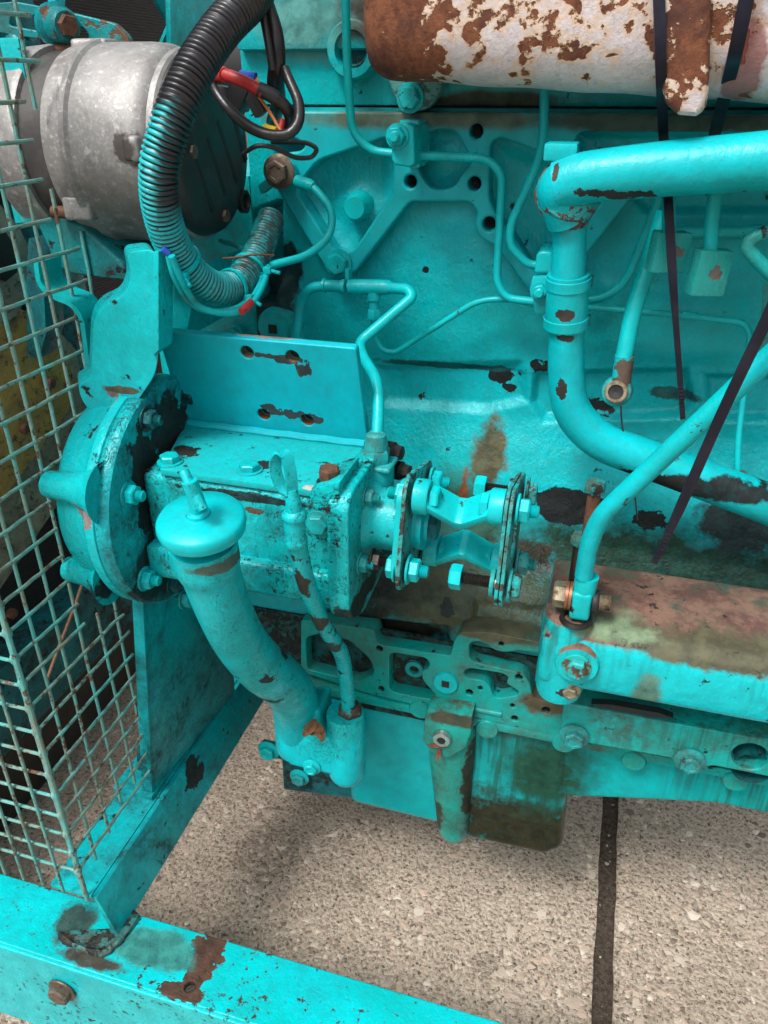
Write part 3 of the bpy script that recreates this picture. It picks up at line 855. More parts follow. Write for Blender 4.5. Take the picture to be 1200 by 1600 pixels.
# ------------------------------------------------------------------ exhaust manifold
def manifold_mat():
    k = NB('flaking_white_manifold')
    sx = k.t.nodes.new('ShaderNodeSeparateXYZ'); k.t.links.new(k.pos, sx.inputs[0])
    x0 = at(740, 60, -.12).x
    base = k.mix(k.step(k.noise(60, 6, .7), .5, 3), (.56, .52, .53), (.44, .40, .41))
    base = k.mix(k.math('MULTIPLY', k.step(k.noise(260, 5, .8), .58, 6), .4), base, (.22, .19, .19))
    zt = at(800, 50, -.13).z
    dxl = k.math('SUBTRACT', x0, sx.outputs[0])
    g2 = k.math('ADD', k.math('MINIMUM', k.math('MAXIMUM', k.math('MULTIPLY', dxl, 4.0), 0.0), .42), k.math('MAXIMUM', k.math('MINIMUM', k.math('MULTIPLY', dxl, .55), 0.0), -.085))
    g2 = k.math('ADD', g2, .042)
    g3 = k.math('MULTIPLY_ADD', k.math('SUBTRACT', sx.outputs[2], zt), 1.6, g2)
    rx = k.spot(at(1075, 60, -.16), (.024, .06, .055), 50, .7, 1.2)
    g3 = k.math('MULTIPLY_ADD', rx, .24, g3)
    n = k.math('ADD', k.math('MULTIPLY_ADD', k.noise(46, 6, .62), .8, k.math('MULTIPLY', k.noise(75, 4, .6), .45)), g3)
    n = k.math('MAXIMUM', n, k.math('MULTIPLY_ADD', k.noise(48, 3, .5, .3), 1.0, .085))
    halo = k.step(n, .70, 10); m = k.step(n, .735, 40)
    rust = k.mix(k.step(k.noise(140, 7, .75), .5, 4), (.085, .028, .016), (.19, .07, .032))
    rust = k.mix(k.step(k.noise(30, 5, .6), .6, 6), rust, (.06, .025, .02))
    c = k.mix(k.math('MULTIPLY', halo, .75), base, (.55, .33, .13))
    c = k.mix(m, c, rust)
    pr = k.math('MULTIPLY', k.spot(at(1165, 110, -.14), (.012, .06, .03), 90, .7, 4), .8)
    c = k.mix(pr, c, (.22, .06, .05))
    hgt = k.math('MULTIPLY_ADD', m, -2.2, k.math('ADD', k.noise(320, 6, .7), k.math('MULTIPLY', k.noise(90, 4), 1.2)))
    return k.done(c, k.mixf(m, .5, .9), 0, k.bump(hgt, .6, .0014), .35)
MANI = manifold_mat()
mani = T('exhaust_manifold', 'rusted cast exhaust manifold with flaking white coating across the top', 'exhaust manifold')
def mani_mesh():
    V, Fc = [], []
    zb0, zb1 = at(640, 128, -.12).z, at(1200, 162, -.12).z
    xa = at(588, 60, -.09).x
    xb0, xb1 = at(640, 128, -.12).x, at(1200, 162, -.12).x
    N, Mx = 44, 40
    for i in range(Mx):
        u = i / (Mx - 1); x = xa + (u ** 1.6) * (.62 - xa)
        e = min(1, (x - xa) / .020); sc_ = math.sqrt(max(0, 1 - (1 - e) ** 2)) * .35 + .65 if e < 1 else 1
        zb = zb0 + (zb1 - zb0) * (x - xb0) / (xb1 - xb0)
        hz_, hy = .062, .052
        for kk in range(N):
            a = 2 * math.pi * kk / N
            ca, sa = math.cos(a), math.sin(a)
            p_ = .52
            yy = hy * sc_ * math.copysign(abs(ca) ** p_, ca); z2 = hz_ * (sc_ * .5 + .5) * math.copysign(abs(sa) ** p_, sa)
            if ca < -.2 and abs(sa) < .5: yy -= .0012 * (1 if z2 < 0 else -.3)
            V.append((x, -.085 + yy, zb + hz_ + z2 + .0006 * math.sin(x * 90 + a * 3)))
    for i in range(Mx - 1):
        for kk in range(N):
            k2 = (kk + 1) % N
            Fc.append((i * N + kk, i * N + k2, (i + 1) * N + k2, (i + 1) * N + kk))
    Fc.append(tuple(range(N)))
    return V, Fc
O('manifold_body', mani_mesh(), MANI, mani, sharp=50)
fb = [at(*p, -.152) for p in ((1030, -60), (1112, -60), (1108, 140), (1102, 172), (1088, 183), (1062, 181), (1042, 166), (1036, 140))]
O('outlet_rib', loft(fb, [Vector((p.x + (.004 if i in (1, 2, 3) else -.004), -.09, p.z + .004)) for i, p in enumerate(fb)], .006, 3), MANI, mani)
FLK = paint('flaky_pale_flange_paint', col=(0.020, 0.296, 0.310), light=(.20, .33, .30), fade=1, chips=.56, chipscale=110, wear=.4, cast=.45, castscale=160, chipcol=(.04, .10, .10))
O('gasket_flange', plateY([(578, 40), (586, 82), (604, 120), (616, 152), (630, 172), (664, 173), (680, 156), (692, 132), (700, 40)], [], -.026, .022, .002), FLK, mani)
q = at(641, 153, -.027); bolt(mani, q, (0, -1, 0), 17 * sc(q), 'bolt', PAINT)

# ------------------------------------------------------------------ sump with filler bosses
SUMP = paint('sump_enamel', col=(0.001, 0.33, 0.33), light=(0.002, 0.45, 0.48), fade=.6, chips=.72, drips=.8, cast=.5, castscale=110, rough=.33, patches=[
    px_patch(815, 1305, -.12, 125, 75, (.028, .024, .010), 60, .55, 1.8, .35), px_patch(850, 1215, -.12, 70, 85, (.012, .06, .035), 60, .6, 1.1, .4), px_patch(760, 1140, -.12, 60, 20, (.05, .10, .07), 80, 1.5, 2, .6)])
sump = T('oil_sump', 'turquoise oil sump pan with oily brown run marks below the port face', 'oil sump')
def sump_lump(front, Y, back, bev, name, mat=SUMP, taper=.008):
    f = [at(p[0], p[1], Y) for p in front]
    cx = sum(p.x for p in f) / len(f)
    b = [Vector((p.x + (p.x - cx) * -.0, back, p.z)) for p in f]
    O(name, loft(f, b, bev, 4), mat, sump, sharp=55)
sump_lump([(585, 1070), (700, 1105), (700, 1294), (545, 1256), (545, 1080)], -.108, .30, .014, 'pan_left', PAINT_CLEAN)
sump_lump([(690, 1100), (893, 1150), (886, 1230), (878, 1330), (850, 1338), (700, 1305)], -.112, .30, .016, 'pan_deep')
sump_lump([(870, 1150), (1300, 1225), (1300, 1292), (1120, 1256), (1010, 1250), (870, 1244)], -.110, .30, .005, 'pan_shallow')
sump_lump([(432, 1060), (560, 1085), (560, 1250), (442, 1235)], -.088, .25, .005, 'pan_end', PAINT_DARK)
PIL = paint('pillar_enamel', col=(0.008, 0.32, 0.27), light=(0.016, 0.38, 0.33), fade=1, chips=.70, grime=.3, grimescale=16, cast=.4, patches=[
    px_patch(735, 1230, -.13, 14, 90, (.035, .03, .018), 90, .9, 5, .55), px_patch(720, 1120, -.14, 60, 14, (.07, .065, .04), 80, 1, 3, .6), px_patch(675, 1290, -.14, 14, 40, (.05, .06, .035), 120, 1.4, 4, .6)])
def tapered(name, mat):
    a, b = at(698, 1118, -.135), at(702, 1330, -.135)
    V, Fc = [], []
    N = 32; rings = [(0, 41, 1), (.12, 41, 1), (.30, 38, 1), (.93, 24, 1), (.975, 20, 1), (.998, 13, 1), (1.0, 3, 1)]
    for t, r, _ in rings:
        c = a.lerp(b, t); rr = r * sc(c)
        for k_ in range(N):
            an = 2 * math.pi * k_ / N
            V.append(Vector((c.x + rr * math.cos(an), -.112 + rr * .98 * math.sin(an), c.z)))
    for i in range(len(rings) - 1):
        for k_ in range(N):
            k2 = (k_ + 1) % N
            Fc.append((i * N + k_, i * N + k2, (i + 1) * N + k2, (i + 1) * N + k_))
    Fc += [tuple(range(N)), tuple((len(rings) - 1) * N + k_ for k_ in range(N))]
    return V, Fc
pil = O('dowel_pillar', tapered('p', PIL), PIL, sump, sharp=60)
pf = [at(*p, -.146) for p in ((668, 1108), (738, 1118), (736, 1145), (728, 1168), (700, 1186), (672, 1176), (660, 1156), (662, 1130))]
O('pillar_pad', loft(pf, [Vector((p.x, -.112, p.z)) for p in pf], .0025), PIL, sump)
q = at(691, 1152, -.147)
skb = O('socket_bolt', lathe(q, (0, -1, 0), [(.0105, 0), (.0105, .0015), (.0092, .005), (.0048, .0055), (.0046, .001), (.0001, .001)], 24, False), STEEL, sump)
O('socket', lathe((q.x, q.y - .0045, q.z), (0, -1, 0), [(.0046, 0), (.0046, .0014), (.0001, .0014)], 6, False), HOLE, skb)
for x, y, r in ((1078, 1188, 17), (897, 1151, 17), (420, 1172, 14), (465, 1215, 13)):
    pass
for x, y, Y in ((655, 1113, -.13), (880, 1166, -.13), (990, 1194, -.13), (1150, 1226, -.13), (760, 1142, -.128)):
    q = at(x, y, Y)
    O('bolt_tab', lathe((q.x, -.10, q.z), (0, -1, 0), [(.0135, 0), (.0135, .024), (.0115, .027), (.0001, .0272)], 20, False), FACE, sump)
O('bolt_lug', box(at(428, 1171, -.094), (.032, .010, .022), .003, 2), PAINT_DARK, sump)
q = at(420, 1172, -.10); bolt(sump, q, (0, -1, 0), .0105, 'flange', PAINT)
q = at(468, 1214, -.095); bolt(sump, q, (0, -1, 0), .0095, 'flange', PAINT)
# ------------------------------------------------------------------ radiator, shroud and fan behind the guard
def fin_mat():
    k = NB('black_radiator_fins')
    sx = k.t.nodes.new('ShaderNodeSeparateXYZ'); k.t.links.new(k.pos, sx.inputs[0])
    wv = k.math('SINE', k.math('MULTIPLY_ADD', sx.outputs[2], 1500.0, k.math('MULTIPLY', k.noise(90, 3), 5)))
    c = k.mix(k.step(wv, .55, 2), (.006, .008, .009), (.022, .026, .028))
    sp = k.math('MULTIPLY', k.step(k.noise(170, 4, .7), .70, 25), k.step(wv, .2, 3))
    c = k.mix(sp, c, (.30, .29, .27))
    return k.done(c, .55, .2, k.bump(wv, .6, .002), .4)
FIN = fin_mat()
rad = T('radiator', 'black finned radiator core in a teal steel frame behind the mesh guard', 'radiator')
RX = -.60
O('core', box((RX - .03, .23, .29), (.06, 1.3, 1.22), .002), FIN, rad)
zt = atx(60, 950, RX).z; zb = atx(60, 1075, RX).z
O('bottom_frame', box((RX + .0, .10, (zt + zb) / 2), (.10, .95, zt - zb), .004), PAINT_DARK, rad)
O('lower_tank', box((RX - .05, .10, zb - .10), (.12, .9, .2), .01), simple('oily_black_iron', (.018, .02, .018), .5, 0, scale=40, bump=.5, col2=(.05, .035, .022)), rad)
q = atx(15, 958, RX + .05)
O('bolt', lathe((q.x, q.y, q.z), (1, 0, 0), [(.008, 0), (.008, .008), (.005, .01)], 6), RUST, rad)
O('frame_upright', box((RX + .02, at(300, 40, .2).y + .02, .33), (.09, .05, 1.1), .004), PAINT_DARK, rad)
SHR = paint('pale_shroud_enamel', light=(0.020, 0.560, 0.600), col=(0.004, 0.456, 0.521), fade=1, chips=.72, cast=.2)
def xplate(px, X, th, mat, par, name, tilt=0.0, bev=.0008):
    P_ = [atx(a, b, X) for a, b in px]
    cy = sum(p.y for p in P_) / len(P_)
    f = [Vector((p.x + tilt * (p.y - cy), p.y, p.z)) for p in P_]
    b = [p + Vector((-th, 0, 0)) for p in f]
    return O(name, loft(f, b, bev), mat, par)
xplate([(222, -40), (266, -40), (269, 46)], -.50, .006, SHR, rad, 'shroud_panel')
xplate([(242, 92), (268, 32), (280, 92)], -.48, .006, SHR, rad, 'shroud_panel')
xplate([(265, -40), (340, -40), (334, 110), (268, 110)], -.46, .008, PAINT, rad, 'header_tank')
xplate([(86, -30), (102, -30), (102, 14), (86, 12)], -.45, .01, SHR, rad, 'shroud_strip')
# blades
def fan_mat(n, a, b):
    k = NB(n)
    nn = k.noise(30, 8, .72, .5)
    c = k.mix(k.step(nn, .5, 3), a, b)
    c = k.mix(k.step(k.noise(90, 6, .75), .60, 8), c, (.02, .017, .012))
    c = k.mix(k.step(k.noise(200, 4, .7), .66, 10), c, (.22, .19, .15))
    return k.done(c, .6, 0, k.bump(k.noise(140, 5), .5, .002), .4)
OCH = fan_mat('dirty_ochre_blade', (.46, .28, .06), (.17, .12, .055))
GRB = fan_mat('dirty_grey_blade', (.30, .28, .21), (.11, .10, .07))
PALE = fan_mat('pale_fan_spider', (.33, .36, .31), (.17, .16, .11))
fan = T('cooling_fan', 'ochre bladed cooling fan crusted with dirt behind the mesh guard', 'fan')
xplate([(-60, 470), (10, 478), (52, 492), (88, 560), (98, 600), (92, 640), (52, 720), (10, 800), (-60, 820)], -.40, .004, OCH, fan, 'blade', .25)
xplate([(60, 500), (96, 545), (112, 625), (112, 690), (92, 770), (52, 850), (12, 930), (-30, 990), (-60, 900), (-60, 780)], -.44, .004, GRB, fan, 'blade', .2)
xplate([(-60, 300), (-5, 315), (24, 350), (40, 385), (42, 440), (30, 490), (10, 505), (-60, 500)], -.37, .006, PALE, fan, 'spider_arm', .1)
bpx = [(-60, 470), (10, 478), (52, 492), (88, 560), (98, 600), (92, 640), (52, 720), (10, 800), (-60, 820)]
cyb = sum(atx(a_, b_, -.40).y for a_, b_ in bpx) / len(bpx)
for x, y in ((76, 598), (37, 668), (5, 488)):
    q = atx(x, y, -.40); q = atx(x, y, -.40 + .25 * (q.y - cyb)); O('rivet', lathe(q, (1, 0, 0), [(.007, -.003), (.007, .003), (.005, .006), (.0001, .007)], 16, False), RUST, fan)
xplate([(-20, 365), (8, 362), (22, 385), (26, 425), (10, 440), (-20, 430)], -.362, .003, HOLE, fan, 'spider_window', .1)
# bracing behind the guard
brc = T('bracket_strip', 'bright turquoise upright bracket plate left of the alternator behind the guard wires', 'bracket')
LB = paint('bright_bracket_enamel', light=(0.008, 0.547, 0.600), chips=.66, dust=0.30, patches=[px_patch(40, 260, -.15, 30, 60, (.28, .33, .33), 120, 1.6, 2, .6)])
fp = [at(*p, -.165) for p in ((-30, 60), (28, 58), (42, 130), (62, 250), (78, 345), (24, 350), (5, 270), (-30, 120))]
O('plate', loft(fp, [p + Vector((-.012, .02, 0)) for p in fp], .0015), LB, brc)
fp = [at(*p, -.10) for p in ((44, 372), (66, 400), (72, 520), (62, 560), (42, 560), (40, 440))]
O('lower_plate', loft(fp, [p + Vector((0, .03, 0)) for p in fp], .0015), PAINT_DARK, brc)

# ------------------------------------------------------------------ alternator
def alu_mat():
    k = NB('oxidised_cast_aluminium')
    c = k.mix(k.step(k.noise(14, 5, .6), .5, 3), (.34, .335, .33), (.23, .225, .22))
    c = k.mix(k.math('MULTIPLY', k.step(k.noise(330, 4, .6), .55, 9), .45), c, (.38, .38, .38))
    sp2 = k.math('MULTIPLY', k.step(k.noise(150, 4, .6), .61, 14), .7)
    c = k.mix(sp2, c, (.50, .49, .48))
    dk = k.math('MULTIPLY', k.spot(at(200, 232, -.19), (.012, .04, .012), 150, 1.2, 4), .9)
    c = k.mix(dk, c, (.05, .04, .035))
    dk2 = k.spot(at(175, 310, -.19), (.030, .06, .024), 70, 1.5, 2)
    c = k.mix(k.math('MULTIPLY', dk2, .5), c, (.10, .095, .09))
    dk3 = k.math('MULTIPLY', k.step(k.noise(26, 6, .7), .58, 6), .5)
    c = k.mix(dk3, c, (.12, .10, .085))
    return k.done(c, k.mixf(k.noise(60, 4), .42, .7), .45, k.bump(k.noise(260, 5, .7), .35, .001), .5)
ALU = alu_mat()
BCOV = simple('dusty_black_cover', (.016, .017, .018), .42, 0, scale=26, bump=.35, bscale=160, col2=(.055, .045, .04), thr=.6, gain=6)
LAM = simple('dark_stator_laminations', (.045, .043, .043), .6, .2, scale=40, bump=.3, col2=(.085, .08, .075))
alt = T('alternator', 'silver cast alternator with black rear cover mounted high by the radiator', 'alternator')
AY, AZ, AR = -.115, .391, .0807
ao = (0, AY, AZ)
O('housing', lathe(ao, (1, 0, 0), [(0.0690, -.226), (0.0745, -.2245), (0.0751, -.222), (0.0751, -.208), (0.0789, -.2055), (0.0789, -.2005), (0.0764, -.198), (0.0762, -.160), (0.0751, -.146), (0.0723, -.138), (0.0671, -.1345), (0.0605, -.136)], 72), ALU, alt)
O('stator_stack', lathe(ao, (1, 0, 0), [(0.0709, -.249), (0.0709, -.2235)], 72), LAM, alt)
O('drive_end_cover', lathe(ao, (1, 0, 0), [(0.0300, -.292), (0.0662, -.287), (0.0737, -.278), (0.0754, -.255), (0.0759, -.251), (0.0747, -.2485), (0.0699, -.248)], 72), ALU, alt)
O('rear_cover', lathe(ao, (1, 0, 0), [(0.0643, -.137), (0.0695, -.133), (0.0699, -.126), (0.0671, -.118), (0.0605, -.113), (0.0425, -.1115), (0.0001, -.111)], 64, False), BCOV, alt)
O('cover_ring', lathe(ao, (1, 0, 0), [(0.0697, -.1345), (0.0723, -.133), (0.0723, -.128), (0.0701, -.126)], 64, False), ALU, alt)
for x, y, w_ in ((338, 262, 1), (355, 238, 1.1), (320, 292, .9), (375, 218, .8)):
    q = atx(x, y, -.1115)
    O('cooling_slot', box((q.x - .0012, q.y, q.z), (.004, .0062, .052 * w_), .001, 1, Quaternion((1, 0, 0), R(28))), HOLE, alt)
for x, y in ((301, 237), (352, 337), (383, 165)):
    q = atx(x, y, -.1125)
    O('screw', lathe((q.x - .003, q.y, q.z), (1, 0, 0), [(.0062, 0), (.0062, .003), (.0052, .0055), (.002, .0058)], 6), GREY_BOLT, alt)
q = atx(383, 315, -.112); O('terminal_port', lathe((q.x - .004, q.y, q.z), (1, 0, 0), [(.010, 0), (.010, .005), (.007, .005), (.006, .001)], 20), BLACK, alt)
for x, y, Y, sz in ((150, 76, -.115, (.034, .022, .014)), (126, 324, -.175, (.026, .014, .020)), (208, 232, -.196, (.014, .010, .018))):
    q = at(x, y, Y); O('lug', box(q, sz, .004, 3), ALU, alt)
for x0, x1, y, Y in ((80, 130, 78, -.115), (84, 122, 331, -.175)):
    O('through_bolt', lathe(at(x0, y, Y), (1, 0, 0), [(.0052, 0), (.0052, (at(x1, y, Y) - at(x0, y, Y)).x)], 16), RUST, alt)
# slotted adjusting strap
STR = paint('rusty_strap_enamel', col=(0.005, 0.182, 0.211), light=(0.008, 0.296, 0.322), fade=1, chips=.57, chipcol=(.10, .05, .03), grime=.4, cast=.4)
strap = T('adjusting_strap', 'slotted adjusting strap with rusty bolt above the alternator', 'bracket')
O('strap_bar', plateY([(-40, 8), (22, 2), (100, 17), (178, 36), (200, 58), (206, 78), (150, 74), (70, 62), (20, 56), (-40, 42)], [[(18, 20), (66, 26), (132, 44), (140, 58), (132, 62), (58, 48), (14, 40)]], -.105, .008, .001, .004, .003), STR, strap)
q = at(88, 40, -.112)
O('collar', lathe(q, Vector((1, -.5, -.05)), [(.0165, -.004), (.017, .002), (.0135, .004), (.0125, .016), (.0105, .018), (.0001, .018)], 24, False), STR, strap)
bolt(strap, q + Vector((1, -.5, -.05)).normalized() * .016, Vector((1, -.5, -.05)), .0085, 'plain', RUST)
q = at(36, 75, -.10); O('spacer', lathe(q, (0, -1, 0), [(.010, -.01), (.010, .012), (.006, .014), (.005, .01)], 20), PAINT_DARK, strap)
# mounting arm below it
arm = T('alternator_bracket', 'dusty teal cast arm and thin bent strap below the alternator', 'bracket')
ARM = paint('dusty_bracket_enamel', col=(0.005, 0.194, 0.223), light=(0.008, 0.274, 0.298), fade=1, chips=.64, dust=0.36, grime=.3, cast=.6)
fp = [at(*p, -.165) for p in ((48, 330), (90, 335), (128, 352), (196, 416), (202, 440), (160, 436), (108, 428), (84, 412))]
O('arm', loft(fp, [p + Vector((0, .10, .012)) for p in fp], .004, 3), ARM, arm)
ps = [at(*p, -.19) for p in ((74, 404), (78, 438), (96, 456), (128, 468), (144, 490), (150, 540), (154, 575))]
def ribbon(pts, wv, th, axis=None):
    V, Fc = [], []
    n = len(pts)
    for i, p in enumerate(pts):
        t = (pts[min(i + 1, n - 1)] - pts[max(i - 1, 0)]).normalized()
        wd = (axis - t * axis.dot(t)).normalized()
        nn = t.cross(wd)
        for a, b in ((-1, -1), (1, -1), (1, 1), (-1, 1)):
            ww = wv[i] if isinstance(wv, list) else wv
            V.append(p + wd * (a * ww / 2) + nn * (b * th / 2))
    for i in range(n - 1):
        for k_ in range(4):
            k2 = (k_ + 1) % 4
            Fc.append((i * 4 + k_, i * 4 + k2, (i + 1) * 4 + k2, (i + 1) * 4 + k_))
    Fc += [(0, 1, 2, 3), (n * 4 - 4, n * 4 - 3, n * 4 - 2, n * 4 - 1)]
    return V, Fc
O('bent_strap', ribbon(fillet(ps, .012), .03, .0045, Vector((0, 1, 0))), PAINT, arm)

# ------------------------------------------------------------------ gear case with the power take-off flange
GA = Vector((0, -.205, .11))
GC = paint('gear_case_enamel', light=(0.006, 0.536, 0.583), fade=.8, chips=.67, chipscale=60, wear=.1, cast=.6, castscale=120, dust=0.27, patches=[
    (at(150, 790, -.29), (.012, .03, .010), (.22, .17, .17), 90, 1.2, 8, .6), (at(160, 624, -.25), (.006, .03, .006), (.22, .16, .16), 90, 1.2, 8, .6),
    (at(205, 600, -.22), (.020, .03, .004), (.10, .08, .045), 90, 1.0, 6, .7), (at(175, 905, -.27), (.014, .03, .012), (.014, .02, .02), 120, 1.1, 6, .5), (at(165, 690, -.29), (.006, .03, .016), (.02, .05, .05), 120, 1.1, 5, .5), (at(178, 700, -.3), (.0022, .03, .06), (.012, .012, .012), 120, .6, 8, .5)])
dp = lambda x, y: atx(x, y, -.1385)
GD = paint('flange_disc_enamel', light=(0.003, 0.410, 0.459), fade=.6, chips=.70, crack=.4, crackscale=80, grime=.25, grimescale=16, grimecol=(.01, .016, .018), cast=.8, castscale=110, patches=[
    (dp(228, 735), (.03, .021, .036), (.016, .014, .014), 70, .9, 26, .5), (dp(262, 665), (.03, .030, .030), (.022, .022, .02), 60, 1.0, 10, .5), (dp(236, 800), (.03, .022, .022), (.010, .011, .012), 80, 1.1, 16, .5),
    (dp(232, 905), (.03, .024, .018), (.010, .012, .013), 80, 1.1, 16, .5), (dp(255, 870), (.03, .05, .04), (.012, .03, .032), 80, 1.7, 3, .5)])
gear = T('gear_case', 'round turquoise gear case with bolted flange left of the drive housing', 'gear case')
O('case_drum', lathe(GA, (1, 0, 0), [(.05, -.206), (.080, -.205), (.0865, -.201), (.0895, -.196), (.0925, -.185), (.0955, -.172), (.0985, -.166), (.1045, -.162), (.105, -.160), (.105, -.1535), (.1035, -.1525)], 72), GC, gear)
O('flange_plate', lathe(GA, (1, 0, 0), [(.1025, -.1527), (.1045, -.152), (.1052, -.1505), (.1052, -.143), (.1030, -.1395), (.099, -.1385), (.0001, -.1385)], 72, False), GD, gear)
O('seam', lathe(GA, (1, 0, 0), [(.1030, -.1545), (.1030, -.151)], 72, False), BLACKR, gear)
for x, y, Y, ln, r in ((74, 756, -.292, .055, .0115), (106, 888, -.272, .045, .0115)):
    q = at(x, y, Y)
    O('lug', lathe(q, (1, 0, 0), [(.5 * r, -.001), (r * .92, 0), (r, .003), (r * 1.12, ln * .45), (r * 1.6, ln * .8), (r * 2.3, ln)], 24), GC, gear)
for x, y in ((200, 772), (226, 904), (288, 934)):
    q = dp(x, y); bolt(gear, q, (1, -.0, 0), .0088, 'nut', PAINT)
for a in (65, 110, 250):
    q = Vector((-.1385, GA.y + .088 * math.cos(R(a)), GA.z + .088 * math.sin(R(a)))); bolt(gear, q, (1, 0, 0), .0085, 'nut', PAINT_DARK)
fp = [at(*p, -.235) for p in ((196, 394), (246, 388), (250, 450), (249, 540), (244, 585), (212, 632), (176, 662), (146, 652), (126, 622), (122, 600), (142, 590), (146, 500), (164, 474), (196, 462), (206, 430))]
fp = fillet(fp, .010, 4, True)
O('case_tower', loft(fp, [p + Vector((-.02, .026, .0)) for p in fp], .008, 4), GC, gear, sharp=60)
fp = [at(*p, -.236) for p in ((241, 392), (250, 392), (250, 546), (240, 556))]
O('tower_flange', loft([p + Vector((0, -.002, 0)) for p in fp], [p + Vector((.0, .020, 0)) for p in fp], .001), GC, gear)
fp = [at(*p, -.15) for p in ((272, 440), (298, 420), (300, 480), (290, 530), (266, 530))]
O('rib', loft(fp, [p + Vector((0, .12, 0)) for p in fp], .003), GC, gear)
q = at(262, 425, -.16); O('rusty_pin', lathe(q, (1, -.3, 0), [(.009, -.01), (.009, .012), (.006, .014)], 16), RUST, gear)
O('under_boss', lathe((-.21, -.13, -.015), (1, 0, 0), [(.02, -.05), (.045, -.045), (.05, .0), (.045, .04), (.02, .05)], 32), PAINT_DARK, gear)

# ------------------------------------------------------------------ pump drive housing
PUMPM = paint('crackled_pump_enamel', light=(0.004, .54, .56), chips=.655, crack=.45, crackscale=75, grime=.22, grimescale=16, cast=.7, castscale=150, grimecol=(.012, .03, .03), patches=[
    px_patch(470, 938, -.25, 110, 9, (.010, .012, .012), 90, .9, 6, .4), px_patch(380, 778, -.262, 120, 7, (.012, .022, .022), 120, 1.0, 6, .45), px_patch(556, 935, -.24, 22, 26, (.010, .014, .014), 90, .9, 5, .4),  # black grime that also paints shade under the cover and along lower edges
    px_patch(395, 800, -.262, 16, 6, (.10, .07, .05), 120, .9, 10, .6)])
pump = T('drive_housing', 'cracked turquoise drive housing with flat top cover and bolted end flange', 'pump housing')
bt = [Vector(q) for q in ((-.139, -.258, .155), (.038, -.262, .155), (.038, -.152, .155), (-.139, -.152, .155))]
bb = [Vector(q) for q in ((-.139, -.256, .046), (.036, -.258, .046), (.036, -.16, .046), (-.139, -.16, .046))]
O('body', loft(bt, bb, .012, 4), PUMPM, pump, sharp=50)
fp = [Vector(q) for q in ((-.139, -.268, .088), (.036, -.268, .088), (.036, -.27, .058), (-.139, -.268, .055))]
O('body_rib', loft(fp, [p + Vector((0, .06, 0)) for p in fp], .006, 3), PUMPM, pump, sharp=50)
COVER = paint('cover_plate_enamel', col=(0.002, 0.410, 0.459), light=(0.012, 0.456, 0.484), fade=1, chips=.63, chipscale=55, dust=0.54, cast=.25, rough=.42, patches=[
    (atz(235, 712, .16), (.004, .05, .02), (.13, .06, .03), 60, 1, 6, .7), (atz(290, 705, .16), (.012, .012, .02), (.02, .018, .016), 110, 1, 12, .6), (atz(410, 728, .16), (.008, .008, .02), (.02, .018, .016), 110, 1, 12, .6),
    (atz(488, 763, .16), (.008, .004, .02), (.45, .42, .38), 90, .8, 10, .6)])
ct = [atz(*p, .1605) for p in ((288, 665), (566, 699), (556, 745), (494, 768), (250, 733))]
O('top_cover', loft(ct, [p + Vector((0, 0, -.0055)) for p in ct], .0008), COVER, pump)
for x, y, r, m in ((266, 722, .0085, PAINT), (390, 735, .0085, PAINT)):
    q = atz(x, y, .1607); bolt(pump, q, (0, 0, 1), r, 'bolt', m)
PLT = paint('back_plate_enamel', col=(0.001, 0.388, 0.477), light=(0.002, 0.433, 0.521), fade=.5, chips=.76, cast=.18, castscale=80, rough=.4, patches=[
    px_patch(455, 562, -.185, 26, 7, (.045, .042, .045), 110, 1.2, 20, .6), px_patch(472, 578, -.185, 12, 12, (.045, .042, .045), 110, 1.1, 20, .6), px_patch(425, 556, -.185, 30, 4, (.045, .042, .045), 140, 1.5, 14, .6),
    px_patch(450, 647, -.172, 36, 7, (.05, .047, .05), 110, 1.2, 20, .6), px_patch(420, 635, -.172, 12, 7, (.05, .047, .05), 110, 1.0, 20, .6), px_patch(490, 657, -.172, 14, 6, (.045, .042, .045), 130, 1.1, 20, .6),
    px_patch(410, 528, -.19, 60, 2.5, (.28, .20, .18), 120, 1.6, 6, .6)], dust=.15)
pA, pB, pC, pD = Vector((-.149, -.190, .254)), Vector((.029, -.190, .254)), Vector((.032, -.166, .1615)), Vector((-.146, -.166, .1615))
xa_ = (pB - pA).normalized(); ya_ = (pA - pD); hgt_ = ya_.length; ya_ = (ya_ - xa_ * ya_.dot(xa_)).normalized(); za_ = xa_.cross(ya_)
Mp = Matrix(((xa_.x, ya_.x, za_.x, pD.x), (xa_.y, ya_.y, za_.y, pD.y), (xa_.z, ya_.z, za_.z, pD.z), (0, 0, 0, 1)))
def on_plate(x, y):
    d_ = ray(x, y); t = (pD - CAM).dot(za_) / d_.dot(za_); w_ = CAM + d_ * t - pD
    return (w_.dot(xa_), w_.dot(ya_))
ph = [on_plate(*p) for p in ((386, 551), (457, 558), (412, 648), (480, 657))]
L_ = (pB - pA).length
bpl = O('back_plate', plate2d(fil2([(0, .0), (L_ + .002, 0), (L_, hgt_), (0, hgt_)], .003), [circle2(p, .0060) for p in ph], .008, .0011, Mp), PLT, pump)
for p in ph:
    c = Mp @ Vector((p[0], p[1], -.004)); O('bolt_hole_liner', lathe(c, za_, [(.0058, -.0042), (.0057, .0030)], 20, False), BRASS if p in ph[:2] else COPPER, bpl)
    O('bolt_hole', lathe(Mp @ Vector((p[0], p[1], -.0088)), za_, [(.0058, 0), (.0001, .0002)], 18, False), HOLE, bpl)
O('plate_weld', sweep([Vector((-.146 + .178 * i / 20, -.1695, .1625 + .0004 * math.sin(i * 1.7))) for i in range(21)], .004, 8), PLT, pump)
